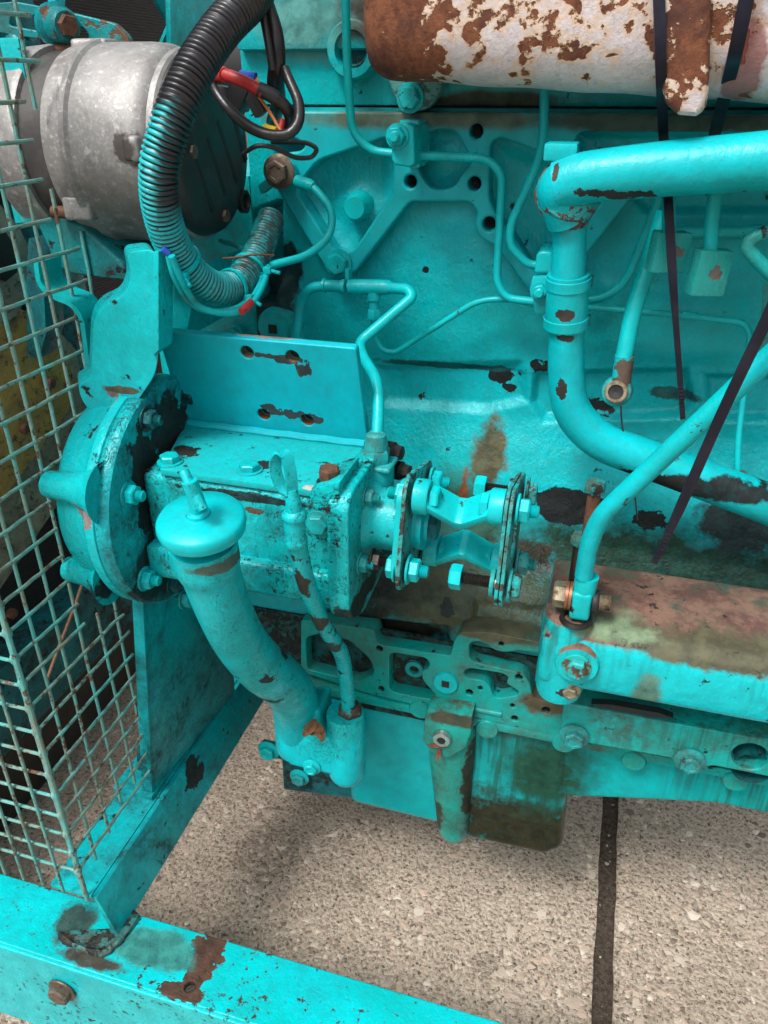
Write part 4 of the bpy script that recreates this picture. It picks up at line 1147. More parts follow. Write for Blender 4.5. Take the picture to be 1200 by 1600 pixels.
# notched clamp block with rusty bolt
cb = [at(*p, -.262) for p in ((484, 765), (532, 752), (526, 815), (512, 836), (492, 832), (480, 812))]
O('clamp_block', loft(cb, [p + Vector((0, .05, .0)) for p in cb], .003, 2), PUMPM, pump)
q = at(515, 757, -.245); O('bolt_washer', lathe(q, (0, 0, 1), [(.010, -.003), (.0105, .003), (.009, .0045), (.0001, .0045)], 20, False), THREAD, pump)
bolt(pump, q + Vector((0, 0, .004)), (0, 0, 1), .0088, 'plain', RUST, hh=.014)
q = at(498, 817, -.2635); bolt(pump, q, (0, -1, 0), .0085, 'bolt', PAINT)
# end flange and shaft nose
ef = [(-.268, .150), (-.255, .163), (-.17, .163), (-.145, .15), (-.14, .06), (-.155, .036), (-.235, .030), (-.262, .042), (-.272, .06)]
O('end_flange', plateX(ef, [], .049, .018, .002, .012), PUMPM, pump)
O('end_flange_seam', plateX([((y + .205) * 1.0 - .205, z) for y, z in ef], [], .0395, .006, .0005, .012), PAINT_DARK, pump)
for x, y in ((571, 777), (562, 880)):
    q = atx(x, y, .0492); bolt(pump, q, (1, 0, 0), .0072, 'nut', PAINT)
bolt(pump, (.0492, -.16, .14), (1, 0, 0), .0072, 'nut', PAINT_DARK); bolt(pump, (.0492, -.165, .055), (1, 0, 0), .0072, 'nut', PAINT_DARK)
O('shaft_nose', lathe(GA + Vector((0, 0, .002)), (1, 0, 0), [(.034, .045), (.032, .052), (.0275, .056), (.0265, .060), (.0262, .079), (.024, .081), (.017, .081)], 40), PAINT, pump)
O('oil_seal', lathe(GA + Vector((0, 0, .002)), (1, 0, 0), [(.022, .078), (.022, .085), (.019, .0855)], 32), BLACKR, pump)
# outlet union behind the flange
q = at(588, 735, -.185)
O('union_elbow', sweep(fillet([q + Vector((-.004, .012, -.03)), q + Vector((0, 0, -.012)), q + Vector((0, 0, .006))], .01), .0155, 20), PAINT, pump)
O('union_collar', box(q + Vector((-.001, 0, .007)), (.034, .030, .005), .004, 3), PAINT, pump)
O('union_nut', join(hexprof(.0125, .012, q + Vector((0, 0, .0095)), (0, 0, 1)), lathe(q + Vector((0, 0, .0215)), (0, 0, 1), [(.0105, 0), (.010, .004), (.0085, .012), (.006, .014)], 16)), PAINT, pump)
for x, y in ((612, 705), (624, 735)):
    q = at(x, y, -.165); O('black_plug', lathe(q, (1, -.2, 0), [(.009, -.02), (.009, .002), (.007, .004), (.0065, .010), (.004, .011)], 8), THREAD, pump)

# ------------------------------------------------------------------ flexible disc coupling
cpl = T('drive_coupling', 'flexible disc drive coupling with two thin discs and bolted spider arms', 'coupling')
CP = paint('coupling_enamel', light=(0.004, 0.560, 0.600), chips=.66, chipscale=90, cast=.2, castscale=120, rough=.32)
DISC = paint('worn_disc_enamel', col=(0.012, 0.365, 0.360), light=(0.008, 0.479, 0.521), fade=1, chips=.56, chipscale=90, chipcol=(.04, .025, .02), grime=.5, grimescale=26, cast=.3)
AX = Vector((0, -.205, .112))
X1, X2 = .0885, .1675
RB = [(-.022, .038), (.038, .022), (.022, -.038), (-.038, -.022)]
def lobes(rb, rl, n=12):
    pts = []
    for a, b in [(-.022, .038), (.038, .022), (.022, -.038), (-.038, -.022)]:
        an = math.atan2(b, a); m = rb / .0439
        for k_ in range(n):
            t = an + (.5 - k_ / (n - 1)) * 2.1
            pts.append((AX.y + a * m + rl * math.cos(t), AX.z + b * m + rl * math.sin(t)))
    return pts
O('flexible_disc', plateX(lobes(.0439, .018), [circle2((AX.y, AX.z), .018)], X1, .0035, .0004), DISC, cpl)
O('flexible_disc', plateX(lobes(.0439, .0175), [circle2((AX.y, AX.z), .019)], X2, .0028, .0004), DISC, cpl)
O('flexible_disc', plateX(lobes(.0439, .0172), [circle2((AX.y, AX.z), .019)], X2 + .0036, .0028, .0004), DISC, cpl)
O('hub_flange', plateX(lobes(.036, .017), [], X1 - .0035, .006, .001), CP, cpl)
O('hub', lathe(AX, (1, 0, 0), [(.021, X1 - .012), (.021, X1 + .004), (.022, X1 + .004), (.022, X1 + .008), (.014, X1 + .009), (.014, X1 + .012)], 32), CP, cpl)
O('hub_nut', hexprof(.013, .010, AX + Vector((X1 + .009, 0, 0)), (1, 0, 0)), PAINT_DARK, cpl)
def spider():
    gs = []
    Xm = (X1 + X2) / 2
    for i in (0, 2):
        a, b = RB[i]
        rho = Vector((0, a, b)).normalized(); tau = Vector((1, 0, 0)).cross(rho)
        prof = [(X1 + .005, .0505), (X1 + .014, .0505), (Xm - .003, .031), (Xm + .003, .031), (X2 - .014, .0505), (X2 - .005, .0505), (X2 - .005, .0395), (X2 - .016, .0395), (Xm + .003, .0205), (Xm - .003, .0205), (X1 + .016, .0395), (X1 + .005, .0395)]
        f_ = [AX + Vector((x, 0, 0)) + rho * r + tau * .0125 for x, r in prof]
        gs.append(loft(f_, [p - tau * .025 for p in f_], .0016, 2))
    return join(*gs)
O('spider', spider(), CP, cpl, sharp=45)
for i in (0, 2):
    a, b = RB[i]
    for X_, s_ in ((X1 + .003, 1), (X2 - .003, -1)):
        O('arm_boss', lathe(AX + Vector((X_, a, b)), (s_, 0, 0), [(.0125, 0), (.0145, .001), (.0145, .011), (.0135, .0125), (.001, .0125)], 28), CP, cpl)
def threaded(p, d, r, L):
    st = [(r * .9, 0)]
    n = int(L / .0013)
    for i in range(n): st += [(r, L * (i + .25) / n), (r * .86, L * (i + .75) / n)]
    return lathe(p, d, st, 14)
def cbolt(i, X_, s_, nutd, headmat=CP):
    a, b = RB[i]; p = AX + Vector((X_, a, b))
    bolt(cpl, p + Vector((s_ * .0, 0, 0)), (s_, 0, 0), .0098, nutd, headmat)
cbolt(0, X1 + .0155, 1, 'plain'); cbolt(0, X1 - .0025, -1, 'nut')
cbolt(1, X1 + .003, 1, 'nut'); cbolt(1, X1 - .007, -1, 'bolt')
cbolt(2, X1 + .0155, 1, 'plain'); cbolt(2, X1 - .007, -1, 'nut')
cbolt(3, X1 + .003, 1, 'nut'); cbolt(3, X1 - .007, -1, 'bolt')
cbolt(0, X2 - .0155, -1, 'plain'); cbolt(0, X2 + .006, 1, 'nut')
cbolt(2, X2 - .0155, -1, 'plain'); cbolt(2, X2 + .006, 1, 'nut', DISC)
for i, gap in ((1, .018), (3, .022)):
    a, b = RB[i]; p = AX + Vector((X2, a, b))
    O('threaded_shank', threaded(p, (-1, 0, 0), .0050, gap + .010), THREAD, cpl)
    bolt(cpl, p + Vector((-gap - .008, 0, 0)), (-1, 0, 0), .0105, 'plain', CP, 'nut', hh=.014)
    bolt(cpl, p + Vector((.007, 0, 0)), (1, 0, 0), .0105, 'bolt', DISC)
    O('washer', lathe(p + Vector((-.006, 0, 0)), (-1, 0, 0), [(.011, -.001), (.0115, 0), (.0115, .0022), (.006, .0025)], 20), DISC, cpl)
    if i == 3: O('bright_shank', lathe(p + Vector((-.0015, 0, 0)), (-1, 0, 0), [(.0056, 0), (.0056, .004)], 14), STEEL, cpl)
bolt(cpl, AX + Vector((.058, -.03, -.024)), (1, 0, 0), .008, 'nut', THREAD)
# ------------------------------------------------------------------ corrugated conduit
def conduit_mat():
    k = NB('overspray_on_black_conduit')
    sx = k.t.nodes.new('ShaderNodeSeparateXYZ'); k.t.links.new(k.pos, sx.inputs[0])
    sn = k.t.nodes.new('ShaderNodeSeparateXYZ'); k.t.links.new(k.geo.outputs['Normal'], sn.inputs[0])
    zl = at(235, 175, -.235).z
    zm = k.step(k.math('MULTIPLY_ADD', k.noise(50, 4), .03, sx.outputs[2]), zl + .017, -90)
    low = k.step(sx.outputs[2], at(262, 330, -.22).z, -60)
    side = k.step(k.math('MULTIPLY_ADD', k.noise(90, 4), .6, sn.outputs[0]), .62, -4)
    m = k.math('MULTIPLY', zm, k.math('MAXIMUM', side, k.math('MULTIPLY', low, .9)))
    m = k.math('MULTIPLY', m, k.step(k.noise(160, 5, .7), .36, 9))
    grv = k.t.nodes.new('ShaderNodeAttribute'); grv.attribute_name = 'groove'
    m = k.math('MULTIPLY', m, k.step(grv.outputs['Fac'], .62, -3))
    far = k.math('MULTIPLY', k.step(sx.outputs[1], -.17, 40), .85)
    c = k.mix(m, (.016, .016, .019), (.004, .36, .39))
    c = k.mix(k.math('MULTIPLY', far, k.step(k.noise(70, 5, .7), .47, 5)), c, (.022, .017, .012))
    return k.done(c, k.mixf(m, .3, .45), 0, k.bump(k.noise(200, 4), .12, .001), .5)
COND = conduit_mat()
def conduit():
    pp = [(436, -330, -.10), (428, -120, -.115), (412, -40, -.13), (392, 0, -.155), (352, 36, -.18), (305, 102, -.212), (268, 185, -.236), (247, 262, -.242), (249, 318, -.236), (264, 374, -.222), (292, 422, -.205), (330, 452, -.185), (368, 450, -.155), (398, 408, -.12), (424, 340, -.07)]
    W = [at(*p) for p in pp]
    L = fillet(W, .05, 8)
    pts, tot = resample(L, .00085)
    per = .0036; V = []; g_ = []
    rs = []
    for i in range(len(pts)):
        s_ = tot * i / (len(pts) - 1); ph = (s_ / per) % 1.0
        e = min(1, max(0, ph / .14)) * min(1, max(0, (.76 - ph) / .14)) if ph < .76 else 0
        t = s_ / tot
        r0 = .0140 - .0014 * max(0, (t - .75) / .25)
        rs.append(r0 - .0019 * (1 - e)); g_.append(1 - e)
    N = 22
    me = mesh_of(sweep(pts, rs, N), 80)
    at_ = me.attributes.new('groove', 'FLOAT', 'POINT')
    vals = np.repeat(np.array(g_, dtype=np.float32), N)
    at_.data.foreach_set('value', vals)
    return me, pts
cme, cpts = conduit(); cme.materials.append(COND)
o = solo('corrugated_conduit', cme, None, 'black corrugated cable conduit with turquoise overspray looping across the alternator', 'conduit')
# cable ties and spray-painted leads strapped round its lower bend
def ring_on(i, r, w_=.0016):
    p = cpts[i]; t = (cpts[i + 3] - cpts[i - 3]).normalized()
    return lathe(p, t, [(r, -w_), (r + .0012, -w_), (r + .0012, w_), (r, w_), (r, -w_)], 28, False)
nC = len(cpts)
FR = lambda f_: 1 - (1 - f_) * 485.0 / nC
for fr_, lab in ((FR(.60), 'painted cable tie round the conduit nearest the gear case tower'), (FR(.755), 'painted cable tie round the lowest bend of the conduit'), (FR(.83), 'painted cable tie round the conduit beside the spliced lead')):
    i = int(nC * fr_)
    t = T('cable_tie', lab, 'cable tie', 'painted ties on the conduit')
    O('band', ring_on(i, .0143), PAINT, t)
    p = cpts[i]; tt = (cpts[i + 3] - cpts[i - 3]).normalized()
    dd = (CAM - p); dd = (dd - tt * dd.dot(tt)).normalized(); dd = (dd + Vector((0, 0, -.8))).normalized(); dd = (dd - tt * dd.dot(tt)).normalized()
    O('tie_head', box(p + dd * .0185, (.007, .006, .006), .001, 2), PAINT, t)
    O('tie_tail', sweep([p + dd * .019, p + dd * .026 + Vector((.004, 0, -.002))], .0016, 8), PAINT, t)
WLEAD = T('strapped_leads', 'thin turquoise sprayed leads strapped under the lower bend of the conduit', 'cable')
def cab(par, name, pp, r, mat, bend=.02, n=10):
    return O(name, pipe(pp, r, bend, n), mat, par)
cab(WLEAD, 'lead', [(262, 396, -.235), (270, 430, -.232), (292, 470, -.215), (318, 487, -.20), (360, 486, -.185), (392, 470, -.165), (406, 445, -.14), (408, 425, -.13), (398, 404, -.12), (372, 384, -.09), (345, 376, -.05)], 4.6, PAINT)
cab(WLEAD, 'lead', [(268, 400, -.24), (284, 440, -.232), (306, 478, -.212), (340, 490, -.20), (378, 488, -.18), (400, 468, -.16), (414, 440, -.14), (418, 416, -.12)], 5.2, PAINT)
q = at(260, 394, -.236); O('cut_end', lathe(q, Vector((-.5, -.4, .6)), [(.0026, -.002), (.0026, .0035), (.001, .004)], 10), BLUE, WLEAD)
q0, q1 = at(377, 487, -.186), at(393, 472, -.172); O('red_splice', sweep([q0, q1], .0032, 10), REDC, WLEAD)

# ------------------------------------------------------------------ wiring at the alternator terminals
loom = solo('black_cable_loom', pipe_var([(418, -320, -.09, 9), (405, -40, -.13, 10), (418, 8, -.135, 11), (432, 52, -.14, 12), (434, 95, -.14, 13), (430, 128, -.135, 14), (436, 160, -.11, 12), (426, 190, -.07, 10)], .03), TAPE, 'thick black taped cable loom hanging beside the conduit', 'cable')
solo('taped_strand', pipe_var([(416, -320, -.10, 6), (404, -40, -.14, 6), (408, 10, -.145, 6), (418, 60, -.15, 6), (426, 110, -.15, 6)], .03), TAPE, 'thinner taped strand running along the thick cable loom', 'cable')
blk = solo('black_looped_cable', pipe_var([(445, 108, -.14, 8), (452, 126, -.145, 8), (468, 160, -.15, 8.5), (468, 192, -.155, 8.5), (452, 212, -.16, 8.5), (420, 212, -.165, 8.5), (386, 198, -.165, 9), (352, 165, -.165, 8), (334, 138, -.16, 6.5), (330, 124, -.15, 6)], .02), TAPE, 'black taped cable looping from the loom to the alternator terminal', 'cable')
redt = T('red_battery_cable', 'red taped battery cable with black sleeves at the alternator', 'cable')
O('red_sleeve', pipe_var([(333, 116, -.15, 12), (346, 116, -.155, 12), (352, 118, -.158, 11)], .02), REDC, redt)
O('red_length', pipe_var([(350, 116, -.157, 9), (372, 123, -.16, 9.5), (398, 136, -.16, 9.5), (412, 146, -.16, 9)], .02), REDC, redt)
O('black_sleeve', pipe_var([(404, 139, -.16, 11), (420, 146, -.158, 11.5), (432, 154, -.155, 11)], .02), BLACK, redt)
O('black_length', pipe_var([(428, 150, -.156, 9.5), (448, 168, -.15, 10), (456, 184, -.145, 10), (450, 202, -.14, 9)], .02), TAPE, redt)
q = at(334, 112, -.146); O('lug_corrosion', lathe(q, (-.4, -.8, .2), [(.002, -.006), (.0055, -.003), (.006, .002), (.003, .005)], 10), simple('orange_corrosion', (.25, .12, .03), .8, 0, scale=300, bump=.8), redt)
q0, q1 = at(437, 204, -.155), at(441, 188, -.15); O('red_end', sweep([q0, q1], .0026, 10), REDC, redt)
ow = T('orange_wire', 'thin orange wire with yellow and blue connectors', 'wire')
O('sleeve', pipe([(398, 120, -.14), (404, 128, -.145), (402, 148, -.15), (420, 172, -.155), (438, 204, -.158)], 2.7, .01, 8), ORANGE, ow)
O('yellow_connector', box(at(422, 201, -.158), (.0105, .006, .0045), .001, 2, Quaternion((0, 1, 0), R(14))), YELLOW, ow)
O('blue_connector', box(at(388, 117, -.142), (.013, .006, .005), .001, 2, Quaternion((0, 1, 0), R(8))), BLUE, ow)
solo('thin_black_wire', pipe([(380, 240, -.12), (402, 226, -.125), (430, 230, -.12), (462, 248, -.11), (488, 246, -.10), (497, 233, -.10), (482, 223, -.10), (455, 222, -.10), (425, 222, -.09)], 3.6, .012, 8), BLACK, 'thin black wire looping over the bracket bolt', 'wire')
tb = T('terminal_block', 'small dark terminal blocks on the alternator beside the red cable', 'terminal block')
for x, y, s_, an in ((372, 150, (.016, .012, .030), 30), (352, 148, (.014, .012, .012), 10), (398, 158, (.022, .010, .010), 60)):
    O('block', box(at(x, y, -.13), s_, .0015, 2, Quaternion((0, 1, 0), R(an))), BLACK, tb)

# ------------------------------------------------------------------ fuel and breather pipes on the block
def hard(name, label, pp, r, bend=.018, mat=None, n=14):
    return solo(name, pipe(pp, r, bend, n), mat or PAINT_PIPE, label, 'pipe')
hard('fuel_pipe', 'turquoise fuel pipe stepping down through the single nut clamp to the lower clip', [(539, -30, -.05), (543, 120, -.05), (550, 206, -.048), (578, 236, -.045), (632, 242, -.043), (762, 247, -.042), (785, 272, -.042), (776, 440, -.042), (790, 466, -.042), (850, 473, -.042)], 6.6, .02)
hard('fuel_pipe', 'turquoise fuel pipe dropping from the manifold to the top of the lower clip', [(851, 130, -.05), (849, 236, -.05), (797, 352, -.046), (797, 386, -.045), (826, 414, -.042), (850, 414, -.042)], 6.8, .02)
hard('small_pipe', 'thin turquoise pipe slanting from the lower clip down to the tee', [(846, 478, -.03), (800, 467, -.03), (748, 468, -.03), (618, 551, -.03), (598, 548, -.03), (586, 528, -.03), (584, 492, -.032)], 4.6, .018)
pr = T('small_pipe', 'thin turquoise pipe with joint sleeve running right from the lower clip to the small banjo', 'pipe')
O('tube', pipe([(850, 478, -.03), (920, 480, -.03), (1080, 494, -.03), (1162, 504, -.032), (1173, 522, -.035), (1164, 600, -.045), (1153, 690, -.06), (1152, 742, -.066)], 5, .014), PAINT_PIPE, pr)
O('joint_sleeve', pipe([(1066, 492, -.03), (1088, 495, -.03)], 7, .01), PAINT_PIPE, pr)
q = at(1155, 752, -.07)
O('banjo_ring', lathe(q, (0, -1, .15), [(.0085, -.006), (.0095, -.004), (.0095, .004), (.0085, .006), (.0055, .006), (.005, -.002)], 24, True), GREY_BOLT, pr)
O('banjo_bore', lathe(q, (0, -1, .15), [(.0035, .0065), (.0045, .0068), (.0045, -.004)], 16), STEEL, pr)
hard('small_pipe', 'turquoise pipe behind the coolant pipe sloping up to the right', [(905, 470, -.02), (945, 466, -.02), (978, 440, -.02), (1030, 310, -.03), (1045, 260, -.04)], 6.5, .02)
hard('small_pipe', 'level turquoise pipe high behind the hanging injector lines', [(1050, 362, -.012), (1165, 362, -.012), (1300, 352, -.012), (1900, 318, -.012)], 9, .02)
# P clips
CL = PAINT_CLEAN
c1 = T('pipe_clamp', 'moulded turquoise pipe clamp with one nut near the rib opening', 'clamp')
a = at(633, 228, -.045); s = sc(a)
fp = [at(*p, -.062) for p in ((612, 197), (632, 192), (646, 196), (648, 256), (640, 262), (616, 258), (611, 250))]
O('clamp_body', loft(fp, [Vector((p.x + .004, -.018, p.z)) for p in fp], .003, 3), CL, c1, sharp=55)
fp = [at(*p, -.048) for p in ((624, 188), (654, 188), (655, 262), (640, 264))]
O('back_strip', loft(fp, [Vector((p.x, -.018, p.z)) for p in fp], .001), CL, c1)
q = at(621, 213, -.0625); bolt(c1, q, (0, -1, 0), .0078, 'nut', CL)
c2 = T('pipe_clamp', 'two-pipe turquoise clip with bolted plate left of the coolant pipe', 'clamp')
fp = [at(*p, -.058) for p in ((838, 396), (848, 392), (864, 394), (866, 428), (834, 428))]
O('clamp_body', loft(fp, [Vector((p.x, -.01, p.z)) for p in fp], .003, 3), CL, c2, sharp=55)
fp = [at(*p, -.060) for p in ((832, 432), (864, 430), (868, 470), (856, 476), (834, 472), (827, 452))]
O('clip_plate', loft(fp, [p + Vector((0, .008, 0)) for p in fp], .0015), CL, c2)
fp = [at(*p, -.052) for p in ((832, 470), (862, 474), (860, 492), (836, 490))]
O('lower_half', loft(fp, [Vector((p.x, -.01, p.z)) for p in fp], .002, 2), CL, c2)
q = at(844, 455, -.0605); bolt(c2, q, (0, -1, 0), .0068, 'nut', CL)
# tee piece with two lines
tee = T('tee_fitting', 'turquoise tee fitting with hose sleeve below the rib bolt', 'pipe fitting')
ty = -.055
O('hose_sleeve', lathe(at(504, 446, ty), at(544, 448, ty) - at(504, 446, ty), [(.0056, 0), (.0066, .0005), (.0066, .003), (.0055, .0035), (.0055, .019), (.0066, .0195), (.0066, .023), (.005, .0235)], 20), PAINT_PIPE, tee)
O('tee_body', pipe_var([(545, 448, ty, 11), (560, 448, ty, 12), (600, 449, ty, 12), (608, 449, ty, 11), (614, 450, ty, 8)], .005), PAINT_PIPE, tee)
q = at(584, 455, ty)
O('stem', lathe(q, (0, 0, -1), [(.0065, 0), (.0065, .008), (.0048, .009), (.0048, .017), (.0055, .0175)], 18), PAINT_PIPE, tee)
O('stem_nut', hexprof(.0068, .009, q + Vector((0, 0, -.0255)), (0, 0, 1)), PAINT_PIPE, tee)
O('clip_eye', box(at(545, 436, -.045), (.004, .012, .020), .001), PAINT_PIPE, tee)
hard('feed_pipe', 'turquoise pipe dropping from the tee behind the drilled back plate', [(508, 447, ty), (484, 449, ty), (469, 470, ty), (460, 545, ty - .01), (455, 600, ty - .02)], 7.6, .016)
hard('feed_pipe', 'turquoise pipe zigzagging from the tee to the union on the drive housing', [(610, 450, ty), (638, 452, ty - .005), (645, 464, ty - .01), (560, 536, -.10), (566, 556, -.115), (588, 592, -.15), (592, 625, -.165), (589, 690, -.185)], 8.8, .012)
# banjo hose at the bracket bolt
bj = T('banjo_hose', 'curved turquoise hose with ferrule from the rusty bracket bolt to the conduit', 'hose')
O('hose', pipe([(462, 282, -.045), (488, 290, -.05), (520, 328, -.058), (517, 368, -.066), (482, 400, -.085), (418, 416, -.115)], 6.2, .045), PAINT_PIPE, bj)
O('ferrule', pipe_var([(464, 283, -.045, 9.5), (486, 290, -.05, 9.5), (490, 292, -.051, 7)], .01), PAINT_PIPE, bj)
q = at(436, 268, -.036); bolt(bj, q, (0, -1, 0), .0108, 'flange', GREY_BOLT)
O('eye_plate', plateY([(418, 262), (436, 246), (455, 256), (462, 284), (440, 290), (420, 284)], [], -.034, .012, .0012, .004), PAINT, bj)
fp = [at(*p, -.034) for p in ((402, 290), (416, 280), (424, 292), (408, 304))]
O('tab', loft(fp, [p + Vector((0, .01, 0)) for p in fp], .001), PAINT, bj)

# ------------------------------------------------------------------ coolant pipe
cool = T('coolant_pipe', 'fat turquoise coolant pipe with clamped joint bending down across the block', 'pipe')
CPT = paint('coolant_pipe_enamel', light=(0.003, 0.502, 0.583), fade=.6, chips=.70, chipscale=45, chipcol=(.03, .02, .018), cast=.35, castscale=110, rough=.33, patches=[
    px_patch(960, 300, -.13, 60, 7, (.03, .024, .022), 110, 1.0, 16, .6, ry=.05), px_patch(880, 605, -.10, 8, 16, (.045, .035, .03), 120, 1.0, 18, .6), px_patch(885, 490, -.11, 14, 8, (.06, .045, .04), 120, 1.0, 18, .6),
    px_patch(885, 522, -.10, 14, 6, (.06, .05, .045), 120, 1.1, 18, .6), px_patch(1080, 760, -.10, 140, 18, (.012, .014, .016), 90, 1.3, 5, .55), px_patch(866, 272, -.15, 5, 12, (.05, .03, .025), 120, .8, 18, .6), px_patch(1000, 735, -.09, 70, 9, (.015, .015, .016), 120, 1.2, 10, .5)])
O('upper_tube', pipe_var([(872, 290, -.125, 37), (905, 279, -.127, 38), (960, 272, -.13, 39), (1060, 262, -.132, 41), (1300, 243, -.135, 45), (1900, 196, -.14, 52)], .03, 28), CPT, cool, sharp=60)
q = at(872, 287, -.125); s = sc(q)
O('elbow', sweep(fillet([at(920, 277, -.127), at(868, 290, -.125), at(884, 345, -.115)], .03, 8), [38 * s, 38 * s, 37.5 * s, 37 * s, 36.5 * s, 36 * s, 35 * s, 34 * s, 33 * s, 32 * s, 31 * s][:len(fillet([at(920, 277, -.127), at(868, 290, -.125), at(884, 345, -.115)], .03, 8))], 28), CPT, cool, sharp=60)
FLR = paint('flaking_red_primer_band', col=(0.012, 0.342, 0.372), light=(.08, .30, .28), fade=1, chips=.46, chipscale=90, chipcol=(.16, .045, .03), wear=.8, cast=1.0, castscale=150)
j0, j1 = at(900, 283, -.128), at(879, 312, -.106)
O('joint_band', lathe(j0.lerp(j1, .55), j1 - j0, [(.0225, -.006), (.0245, -.004), (.0245, .002), (.0225, .003), (.0235, .006), (.0235, .009), (.019, .012)], 36), FLR, cool)
O('joint_socket', lathe(at(889, 318, -.112), at(888, 350, -.11) - at(889, 318, -.112), [(.0205, -.004), (.0215, 0), (.0205, .006), (.0165, .012), (.015, .016)], 32), FLR, cool)
O('top_tab', box(at(878, 236, -.115), (.024, .03, .012), .002, 2), CPT, cool)
O('drop_tube', pipe_var([(891, 325, -.112, 26), (890, 380, -.108, 26), (887, 440, -.104, 26.5)], .02, 24), CPT, cool, sharp=60)
O('hose_joint', pipe_var([(888, 428, -.104, 32.5), (884, 512, -.098, 32.5)], .02, 28), CPT, cool, sharp=60)
for y0, x0 in ((441, 888), (502, 884)):
    q = at(x0, y0, -.103 if y0 < 470 else -.0985); s = sc(q)
    hc = O('hose_clip', lathe(q, (at(888, 428, -.104) - at(884, 512, -.098)), [(33 * s, -.0045), (34.6 * s, -.004), (34.6 * s, .004), (33 * s, .0045)], 36, False), CPT, cool)
    O('clip_screw', box(at(x0 + 33, y0 - 2, -.095), (.006, .010, .008), .001), PAINT_DARK, hc)
O('lower_tube', pipe_var([(885, 505, -.098, 27.5), (884, 590, -.094, 28), (892, 645, -.092, 29), (935, 690, -.09, 30), (1060, 735, -.085, 31), (1300, 825, -.08, 33), (1600, 935, -.05, 36)], .05, 26), CPT, cool, sharp=60)

# ------------------------------------------------------------------ hanging injector leak-off pipes on the right
h1 = T('hanging_pipe', 'open-ended turquoise pipe with dark banjo eye hanging in front of the block', 'pipe')
O('tube', pipe([(1038, 330, -.065), (1020, 395, -.07), (990, 480, -.08), (974, 562, -.09)], 13.5, .03, 16), PAINT_PIPE, h1)
O('ferrule', pipe_var([(976, 556, -.09, 15), (970, 600, -.09, 15)], .01), paint('worn_ferrule_enamel', chips=.47, chipcol=(.10, .07, .055), grime=.4), h1)
q = at(964, 611, -.09)
bey = O('banjo_eye', lathe(q, (-.1, -1, .25), [(.012, -.009), (.0132, -.006), (.0132, .004), (.012, .006), (.0095, .0065), (.009, -.002)], 28), PAINT_GREEN, h1)
O('bolt_sleeve', lathe(q, (-.1, -1, .25), [(.0098, -.002), (.0098, .0105), (.0088, .0115), (.0065, .0115), (.006, -.004)], 24), BRASS, h1)
O('bore', lathe(q, (-.1, -1, .25), [(.0066, .010), (.0001, .009)], 20, False), HOLE, bey)
solo('dangling_wire', pipe([(970, 628, -.092), (971, 660, -.09), (980, 710, -.088), (990, 755, -.086), (996, 812, -.084)], 1.5, .02, 6), BLACK, 'hair-thin black wire dangling from the dark banjo eye', 'wire')
for lab, pp, cx, cy, sz, Y in (('turquoise pipe ending in a square lug partly behind the cable tie', [(1045, 300, -.102), (1046, 370, -.102)], 1044, 393, (.027, .014, .030), -.102), ('turquoise pipe ending in a square lug with a bare patch', [(1119, 290, -.105), (1112, 345, -.105), (1110, 398, -.105)], 1107, 425, (.027, .014, .034), -.105)):
    t = T('lug_ended_pipe', lab, 'pipe', 'square-lugged pipes under the coolant pipe')
    O('tube', pipe(pp, 11, .02, 14), PAINT_PIPE, t)
    O('square_lug', box(at(cx, cy, Y), sz, .0016, 2, Quaternion((0, 1, 0), R(3)) @ Quaternion((0, 0, 1), R(24))), paint('lug_enamel_' + str(cx), col=(.008, .28, .28), light=(.04, .36, .35), fade=1, chips=.70, cast=.4, patches=[px_patch(cx + 12, cy + 2, Y - .008, 11, 9, (.13, .11, .10), 150, 1.1, 16, .6)]), t)
solo('bent_hose', pipe_var([(1700, 330, -.12, 13), (1260, 352, -.12, 12), (1205, 360, -.12, 11), (1172, 372, -.12, 11), (1166, 388, -.12, 11), (1200, 424, -.12, 11), (1260, 480, -.12, 11), (1380, 620, -.06, 11), (1400, 660, -.01, 11)], .02, 18), PAINT_GREEN, 'short grimy turquoise tube folded back at the right-hand edge', 'hose')
solo('loose_strip', loft([at(*p, -.05) for p in ((1192, 445), (1210, 440), (1210, 560), (1186, 560))], [at(*p, -.04) for p in ((1192, 445), (1210, 440), (1210, 560), (1186, 560))], .001), PAINT_GREEN, 'grimy upright steel edge at the right-hand margin behind the tie', 'bracket')
# cable ties
def tie(label, pts, widths):
    P_ = [at(*p) for p in pts]
    F_ = fillet(P_, .05, 6)
    n = len(F_)
    wv = [float(np.interp(j / (n - 1), [0, .85, 1], widths)) for j in range(n)]
    t = T('cable_tie', label, 'cable tie', 'black cable ties')
    so = O('strap', ribbon(F_, wv, .0014, RIGHT), TIE, t, sharp=25)
    d_ = (F_[-1] - F_[-2]).normalized()
    wd = (RIGHT - d_ * RIGHT.dot(d_)).normalized(); nn = d_.cross(wd)
    for k_ in range(9):
        p = F_[-1] - d_ * (.003 + .003 * k_)
        for sg in (1,):
            q_ = p - nn * .0009 * (1 if nn.y > 0 else -1)
            O('grip_ridge', sweep([q_ - wd * wv[-1] * .42, q_ + wd * wv[-1] * .42], .0005, 6), TIE, so)
tie('black cable tie hanging straight from the manifold behind the coolant pipe', [(1024, -150, -.152), (1029, -30, -.155), (1033, 120, -.160), (1037, 222, -.085), (1044, 310, -.118), (1052, 450, -.122), (1067, 655, -.125)], (.0074, .0066, .0040))
tie('long black cable tie slanting down past the diagonal pipe', [(1360, 90, -.235), (1250, 380, -.24), (1205, 485, -.24), (1130, 640, -.245), (1060, 800, -.25), (1022, 880, -.255)], (.0078, .0072, .0044))
